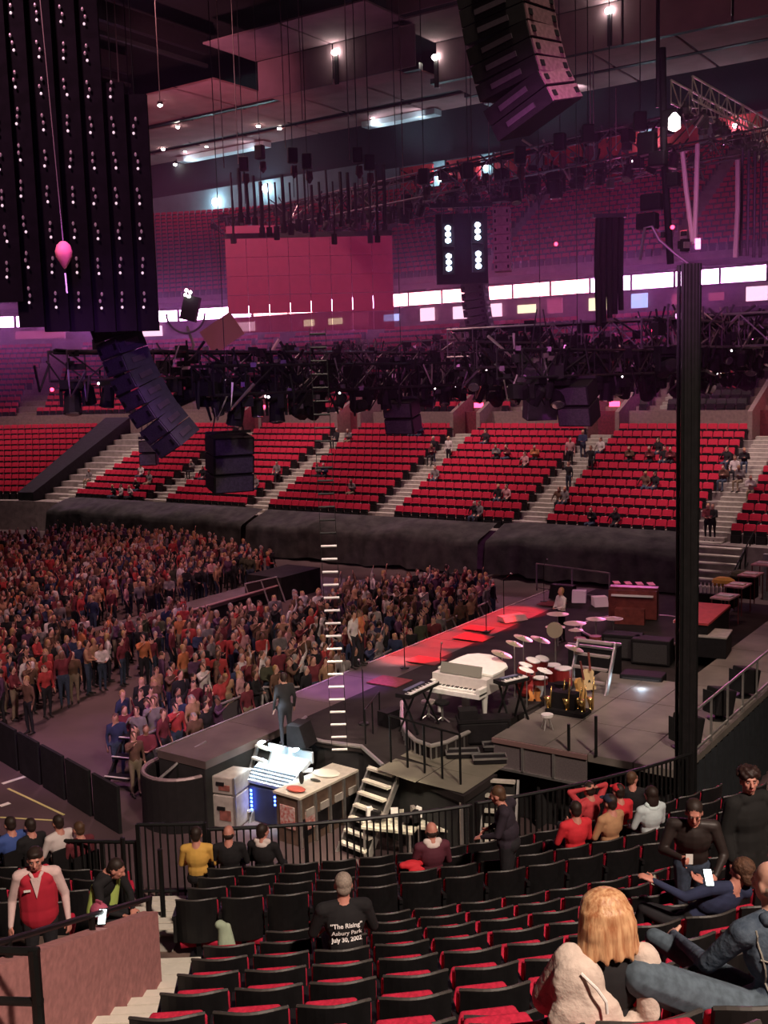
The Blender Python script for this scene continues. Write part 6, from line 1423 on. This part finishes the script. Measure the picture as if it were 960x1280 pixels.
SEAM = mat('denim_seam', (.30, .28, .24), .8)
for pts in ([(-.19, 1.10), (-.17, .95), (-.13, .72)], [(.17, 1.10), (.15, .95), (.12, .72)], [(-.18, .95), (-.06, .93), (.06, .93), (.17, .95)]):
    Q = []
    for (x0, z0), (x1, z1) in zip(pts[:-1], pts[1:]): Q += [on_back(x0+(x1-x0)*k/5, z0+(z1-z0)*k/5) for k in range(5)]
    MB().tube(Q + [on_back(*pts[-1])], .005, 5).build('seam', SEAM, o)
part(o, 'collar', [cap((-.11, .06, 1.135), (0, .03, 1.16), .040, .042, 0), cap((0, .03, 1.16), (.10, .06, 1.135), .042, .040, 0)], DEN, .009)
# ---- standing people at the right
ri, a, base = near_spot(868, 1003, 1.60, .42); print('jacket man', ri, a)
j = stand(pel=(0, -.02, .93), che=(0, .06, 1.22), nek=(0, .12, 1.42), hed=(0, .18, 1.555), shoR=(.20, .08, 1.38), shoL=(-.20, .08, 1.38), elbR=(.30, .12, 1.12), elbL=(-.30, .12, 1.10), wriR=(.13, .34, 1.14), wriL=(-.20, .34, .98)); P, M = figure(j, 1.12, headargs=dict(pitch=22), curl=1.0)
o = person('man in a dark leather jacket looking down at papers in his hands', base, TH+PI+R(-12), P, M5(mat('dark_leather', (.035, .024, .022), .5, noise=.3), RUDDY, HAIR[0], TROU[1]), .011, .5); eyes(o, M)
part(o, 'hair', [('e', M @ Vector((0, -.03, .055)), Vector((.088, .098, .078)), M.to_3x3(), 0), ('e', M @ Vector((0, -.065, 0)), Vector((.078, .055, .07)), M.to_3x3(), 0)], HAIR[0])
w_ = o.matrix_basis @ Vector((.06, .42, 1.17)); tag(MB().box((0, 0, 0), (.07, .012, .10), rz=.5).build('ticket', HEADM, None, w_), 'small white paper in the leather jacket man\'s hand', 'paper')
ri, a, base = near_spot(932, 974, 1.72, .42); print('coat man', ri, a)
j = stand(hed=(.02, .03, 1.62)); P, M = figure(j, 1.16, headargs=dict(yaw=-28, pitch=-4))
COAT = mat('black_coat', (.012, .011, .011), .9, noise=.3)
o = person('tall young man with curly dark hair in a long black coat', base, TH+PI+R(25), P, M5(COAT, RUDDY, HAIR[0]), .011, .5, 1.07); eyes(o, M)
hp = [('e', M @ Vector((0, -.03, .05)), Vector((.096, .108, .092)), M.to_3x3(), 0)]
for k in range(26): t_ = 2.4*k; ph = .2+1.1*(k/26); hp.append(ell(M @ Vector((.095*math.cos(t_)*math.sin(ph+.4), -.03+.10*math.sin(t_)*math.sin(ph+.4) , .055+.085*math.cos(ph+.4))), (.030, .030, .028), 0))
hp = [q for q in hp if (M.inverted() @ q[1]).y < .075 or (M.inverted() @ q[1]).z > .075]
part(o, 'hair', hp, mat('hair_curly', (.035, .014, .012), .6, noise=.4, scale=40), .009)
part(o, 'coat', [ell((0, 0, 1.25), (.225, .155, .22), 0), ell((0, 0, 1.0), (.215, .150, .3), 0), cap((-.06, 0, .9), (-.09, 0, .55), .15, .15, 0), cap((.06, 0, .9), (.09, 0, .55), .15, .15, 0), cap((-.19, 0, 1.40), (-.25, -.03, 1.12), .085, .07, 0), cap((.19, 0, 1.40), (.25, -.03, 1.12), .085, .07, 0), cap((-.25, -.03, 1.12), (-.25, .05, .90), .07, .055, 0), cap((.25, -.03, 1.12), (.25, .05, .90), .07, .055, 0), cap((-.09, .03, 1.44), (.09, .03, 1.44), .062, .062, 0)], COAT, .012)
# reclining person with a phone
ri, a, base = near_spot(912, 1088, 1.10, .1); print('phone', ri, a)
j = sit(pel=(-.25, .25, .52), che=(-.06, .10, .76), nek=(.08, .02, .93), hed=(.14, .02, 1.06), shoR=(.18, .02, .86), shoL=(-.16, .03, .94), elbR=(.20, .30, .70), elbL=(-.40, .10, .86), wriR=(.0, .40, .80), wriL=(-.62, .25, .98), hipR=(-.2, .28, .5), hipL=(-.35, .22, .5), kneR=(-.50, .55, .55), kneL=(-.62, .45, .62), ankR=(-.55, .70, .15), ankL=(-.66, .62, .2)); P, M = figure(j, 1.05, headargs=dict(yaw=30, pitch=12))
o = person('brown haired person sprawled across seats holding a glowing phone', base, TH+R(a), P, M5(TOPM['navy'], RUDDY, HAIR[1], TROU[0]), .011, .5)
part(o, 'hair', [('e', M @ Vector((0, -.03, .04)), Vector((.100, .110, .098)), M.to_3x3(), 0), ('e', M @ Vector((0, -.06, -.04)), Vector((.092, .065, .09)), M.to_3x3(), 0)], mat('hair_tousled', (.13, .06, .035), .7, noise=.5, scale=30, bump=.5), .01)
q = gd(885, 1097, 8.1); t = tag(MB().box((0, 0, 0), (.075, .012, .13)).build('phone', CASEB, None, q), 'phone glowing white held by the sprawled person', 'phone'); t.rotation_euler = (R(-35), R(12), TH+R(20))
MB().box((0, -.008, 0), (.066, .006, .118)).build('screen', mat('phone_glow', (0, 0, 0)), t); point('phone_light', q + (CAMP-q).normalized()*.12, 1.2, (.8, .95, 1), .03)
# dark man standing in profile among the seats
ri, a, base = near_spot(640, 998, 1.60, .42, (1, 2, 3)); print('profile', ri, a)
j = stand(pel=(0, -.03, .93), che=(0, .03, 1.23), nek=(0, .08, 1.43), hed=(0, .14, 1.57), elbR=(.24, .10, 1.12), wriR=(.20, .30, 1.02), elbL=(-.24, .08, 1.12), wriL=(-.18, .30, 1.05)); P, M = figure(j, 1.15, headargs=dict(pitch=12))
o = person('man in dark clothes standing in profile among the empty seats', base, TH+R(70), P, M5(mat('dark_plum_jacket', (.030, .020, .032), .9, noise=.3), RUDDY, HAIR[1]), .012, .5)
part(o, 'jacket_hem', [ell((0, 0, .95), (.20, .155, .14), 0), ell((0, .0, 1.1), (.195, .15, .18), 0)], mat('dark_plum_jacket', (0, 0, 0)))
# ---- seated people near the front fence
def sitter(lab, px, py, top, hair=HAIR[0], skin=RUDDY, yaw=0, rot=0, pose=None, long=False, capm=None, bald=False, hood=None, rows=None, tro=None):
    ri, a, base = near_spot(px, py, 1.22, .2, rows); j = sit(**(pose or {})); P, M = figure(j, 1.04, long, headargs=dict(yaw=yaw, bald=bald))
    o = person(lab, base, TH+R(a)+R(rot), P, M5(top, skin, hair, tro), .013, .45)
    if long: part(o, 'long_hair', [('e', M @ Vector((0, -.03, .04)), Vector((.098, .11, .095)), M.to_3x3(), 0), ('e', M @ Vector((0, -.06, -.08)), Vector((.10, .07, .16)), M.to_3x3(), 0)], hair)
    if capm: part(o, 'cap', [('e', M @ Vector((0, -.01, .055)), Vector((.094, .108, .075)), M.to_3x3(), 0), ('e', M @ Vector((0, .11, .045)), Vector((.07, .07, .014)), M.to_3x3(), 0)], capm, .009)
    if hood: part(o, 'hood', [cap((-.09, -.05, 1.09), (.09, -.05, 1.09), .045, .045, 0), ell((0, -.085, 1.04), (.10, .05, .05), 0)], hood)
    return o
REDT = mat('bright_red_shirt', (.72, .03, .045), .8, noise=.15)
up_ = dict(elbR=(.34, .02, 1.22), elbL=(-.34, .02, 1.22), wriR=(.12, -.06, 1.26), wriL=(-.12, -.06, 1.26))
ALL = set(range(15))
sitter('person in a bright red shirt with dark hair, seated low near the front fence', 707, 1003, REDT, hair=HAIR[0], rows=(2, 3))
sitter('person in a red shirt with both hands clasped behind the head', 711, 972, mat('red_shirt_dull', (.52, .05, .06), .8), pose=up_, rows=(0, 1))
sitter('person in a tan jacket and navy cap by the front fence', 757, 1000, mat('tan_jacket', (.50, .27, .14), .8, noise=.15), capm=mat('navy_cap', (.025, .03, .06), .8), rows=(2, 3), rot=14)
sitter('person in a red top and red cap in front of the tan jacket', 774, 990, REDT, capm=REDT, rows=(1,))
sitter('person in a red top leaning left of the navy cap', 742, 990, mat('red_shirt_dull', (0, 0, 0)), rows=(0, 1), rot=20)
sitter('ruddy man in a dark jacket turning round by the fence', 794, 975, TOPM['black'], hair=HAIR[1], rows=(0, 1), rot=-40, yaw=-40)
sitter('person with long dark hair in a pale blue hooded shirt', 808, 990, mat('pale_blue_shirt', (.58, .66, .68), .8, noise=.15), long=True, rows=(2, 3), hood=mat('pale_hood', (.62, .74, .74), .8))
sitter('person in a mustard yellow shirt by the gate', 248, 1036, mat('mustard_shirt', (.74, .42, .09), .8, noise=.1), rows=(0, 1))
sitter('person in black with a reddish head beside the mustard shirt', 287, 1036, TOPM['black'], bald=True, rows=(0, 1))
sitter('person in black with a white collar near the road cases', 329, 1038, TOPM['black'], rows=(0, 1), hood=mat('white_collar', (.72, .60, .56), .8), rot=-20, yaw=-20)
sitter('person with a reddish bald head and white collar, alone in the middle seats', 548, 1052, mat('maroon_jacket', (.10, .02, .035), .8), bald=True, rows=(1, 2), hood=mat('white_collar', (0, 0, 0)))
# people beyond the fence at the left
for px, py, top, hair, lab in ((12, 1030, mat('blue_shirt', (.05, .09, .30), .8), HAIR[0], 'person in a blue shirt beyond the bars at the picture edge'), (37, 1032, TOPM['black'], HAIR[0], 'dark haired person beyond the bars beside the blue shirt'), (72, 1028, mat('white_shirt', (.66, .56, .54), .8), HAIR[0], 'person in a white shirt seen through the fence bars'), (98, 1036, TOPM['maroon'], HAIR[1], 'person in a maroon shirt beyond the bars next to the white shirt')):
    P, M = figure(sit(), 1.05); q = gd(px, py, 16.8); z0 = q.z-1.22
    o = person(lab, (q.x, q.y, z0), TH+PI/2+R(-40), P, M5(top, RUDDY, hair), .014, .4)
    t = thing('folding_chair', 'plain dark chair under the ' + lab.split(' beyond')[0].split(' seen')[0].replace('person in a ', ''), 'chair', (q.x, q.y, z0), TH+PI/2+R(-40)); MB().box((0, .12, .43), (.46, .46, .04)).build('seat', CASEB, t); MB().box((0, -.16, .65), (.46, .04, .4)).build('backrest', CASEB, t)
    for sx in (-1, 1):
        for sy in (-1, 1): MB().bar((sx*.2, .12+sy*.2, -z0), (sx*.2, .12+sy*.2, .42), .03).build('leg', BLACKRAIL, t)
# ---- loose things on seats
ri, a, base = near_spot(512, 1078, .80, .1, (2, 3)); t = tag(link('jacket', fuse('jacket', [ell((0, 0, .82), (.14, .08, .06), 0), cap((-.12, 0, .82), (.14, .05, .80), .05, .04, 0), ell((.06, -.06, .74), (.12, .04, .08), 0)], [REDT], .012, .5), None, base, TH+R(a)), 'red jacket thrown over a seat back in the middle rows', 'jacket')
q = gd(279, 1172, 11.75); tag(link('coat', fuse('coat', [cap((0, 0, .14), (.01, .02, -.14), .055, .085, 0), cap((.05, .03, .12), (.07, .02, -.12), .04, .07, 0), ell((-.03, 0, .16), (.06, .06, .05), 0)], [mat('pale_green_cloth', (.42, .50, .36), .9, noise=.2)], .012, .5), None, q, TH), 'pale green garment hanging down beside the seats above the landing', 'garment')
q = gd(819, 1100, 10.9); t = tag(MB().box((0, 0, 0), (.06, .01, .10)).build('paper_slip', mat('greenish_paper', (.60, .64, .52), .8), None, q), 'pale paper slip stuck on a seat back beside the sprawled person', 'paper'); t.rotation_euler = (R(-12), R(20), TH)
# ================================================================== STAGE HAZE
hz = bpy.data.materials.new('stage_haze'); hz.use_nodes = True; nt = hz.node_tree; nt.nodes.clear()
out = nt.nodes.new('ShaderNodeOutputMaterial'); vs_ = nt.nodes.new('ShaderNodeVolumeScatter')
tc_ = nt.nodes.new('ShaderNodeTexCoord'); sx_ = nt.nodes.new('ShaderNodeSeparateXYZ'); rp_ = nt.nodes.new('ShaderNodeValToRGB'); mu_ = nt.nodes.new('ShaderNodeMath'); mu_.operation = 'MULTIPLY'; mu_.inputs[1].default_value = .0048
nt.links.new(tc_.outputs['Generated'], sx_.inputs[0]); nt.links.new(sx_.outputs['Z'], rp_.inputs[0]); nt.links.new(rp_.outputs[0], mu_.inputs[0]); nt.links.new(mu_.outputs[0], vs_.inputs['Density'])
e_ = rp_.color_ramp.elements; e_[0].position = 0; e_[0].color = (0, 0, 0, 1); e_[1].position = 1; e_[1].color = (0, 0, 0, 1)
for q_, v_ in ((.30, .45), (.5, 1), (.8, .9)): k_ = e_.new(q_); k_.color = (v_, v_, v_, 1)
vs_.inputs['Density'].default_value = .0044; vs_.inputs['Color'].default_value = (.86, .42, .92, 1); vs_.inputs['Anisotropy'].default_value = .6  # purple light is put into the scatter colour
nt.links.new(vs_.outputs[0], out.inputs['Volume'])
o = MB().box((-43, 42, 13.0), (82, 54, 11.4)).build('haze', hz); stuff(o, 'thin stage haze hanging in the whole arena bowl', 'haze')
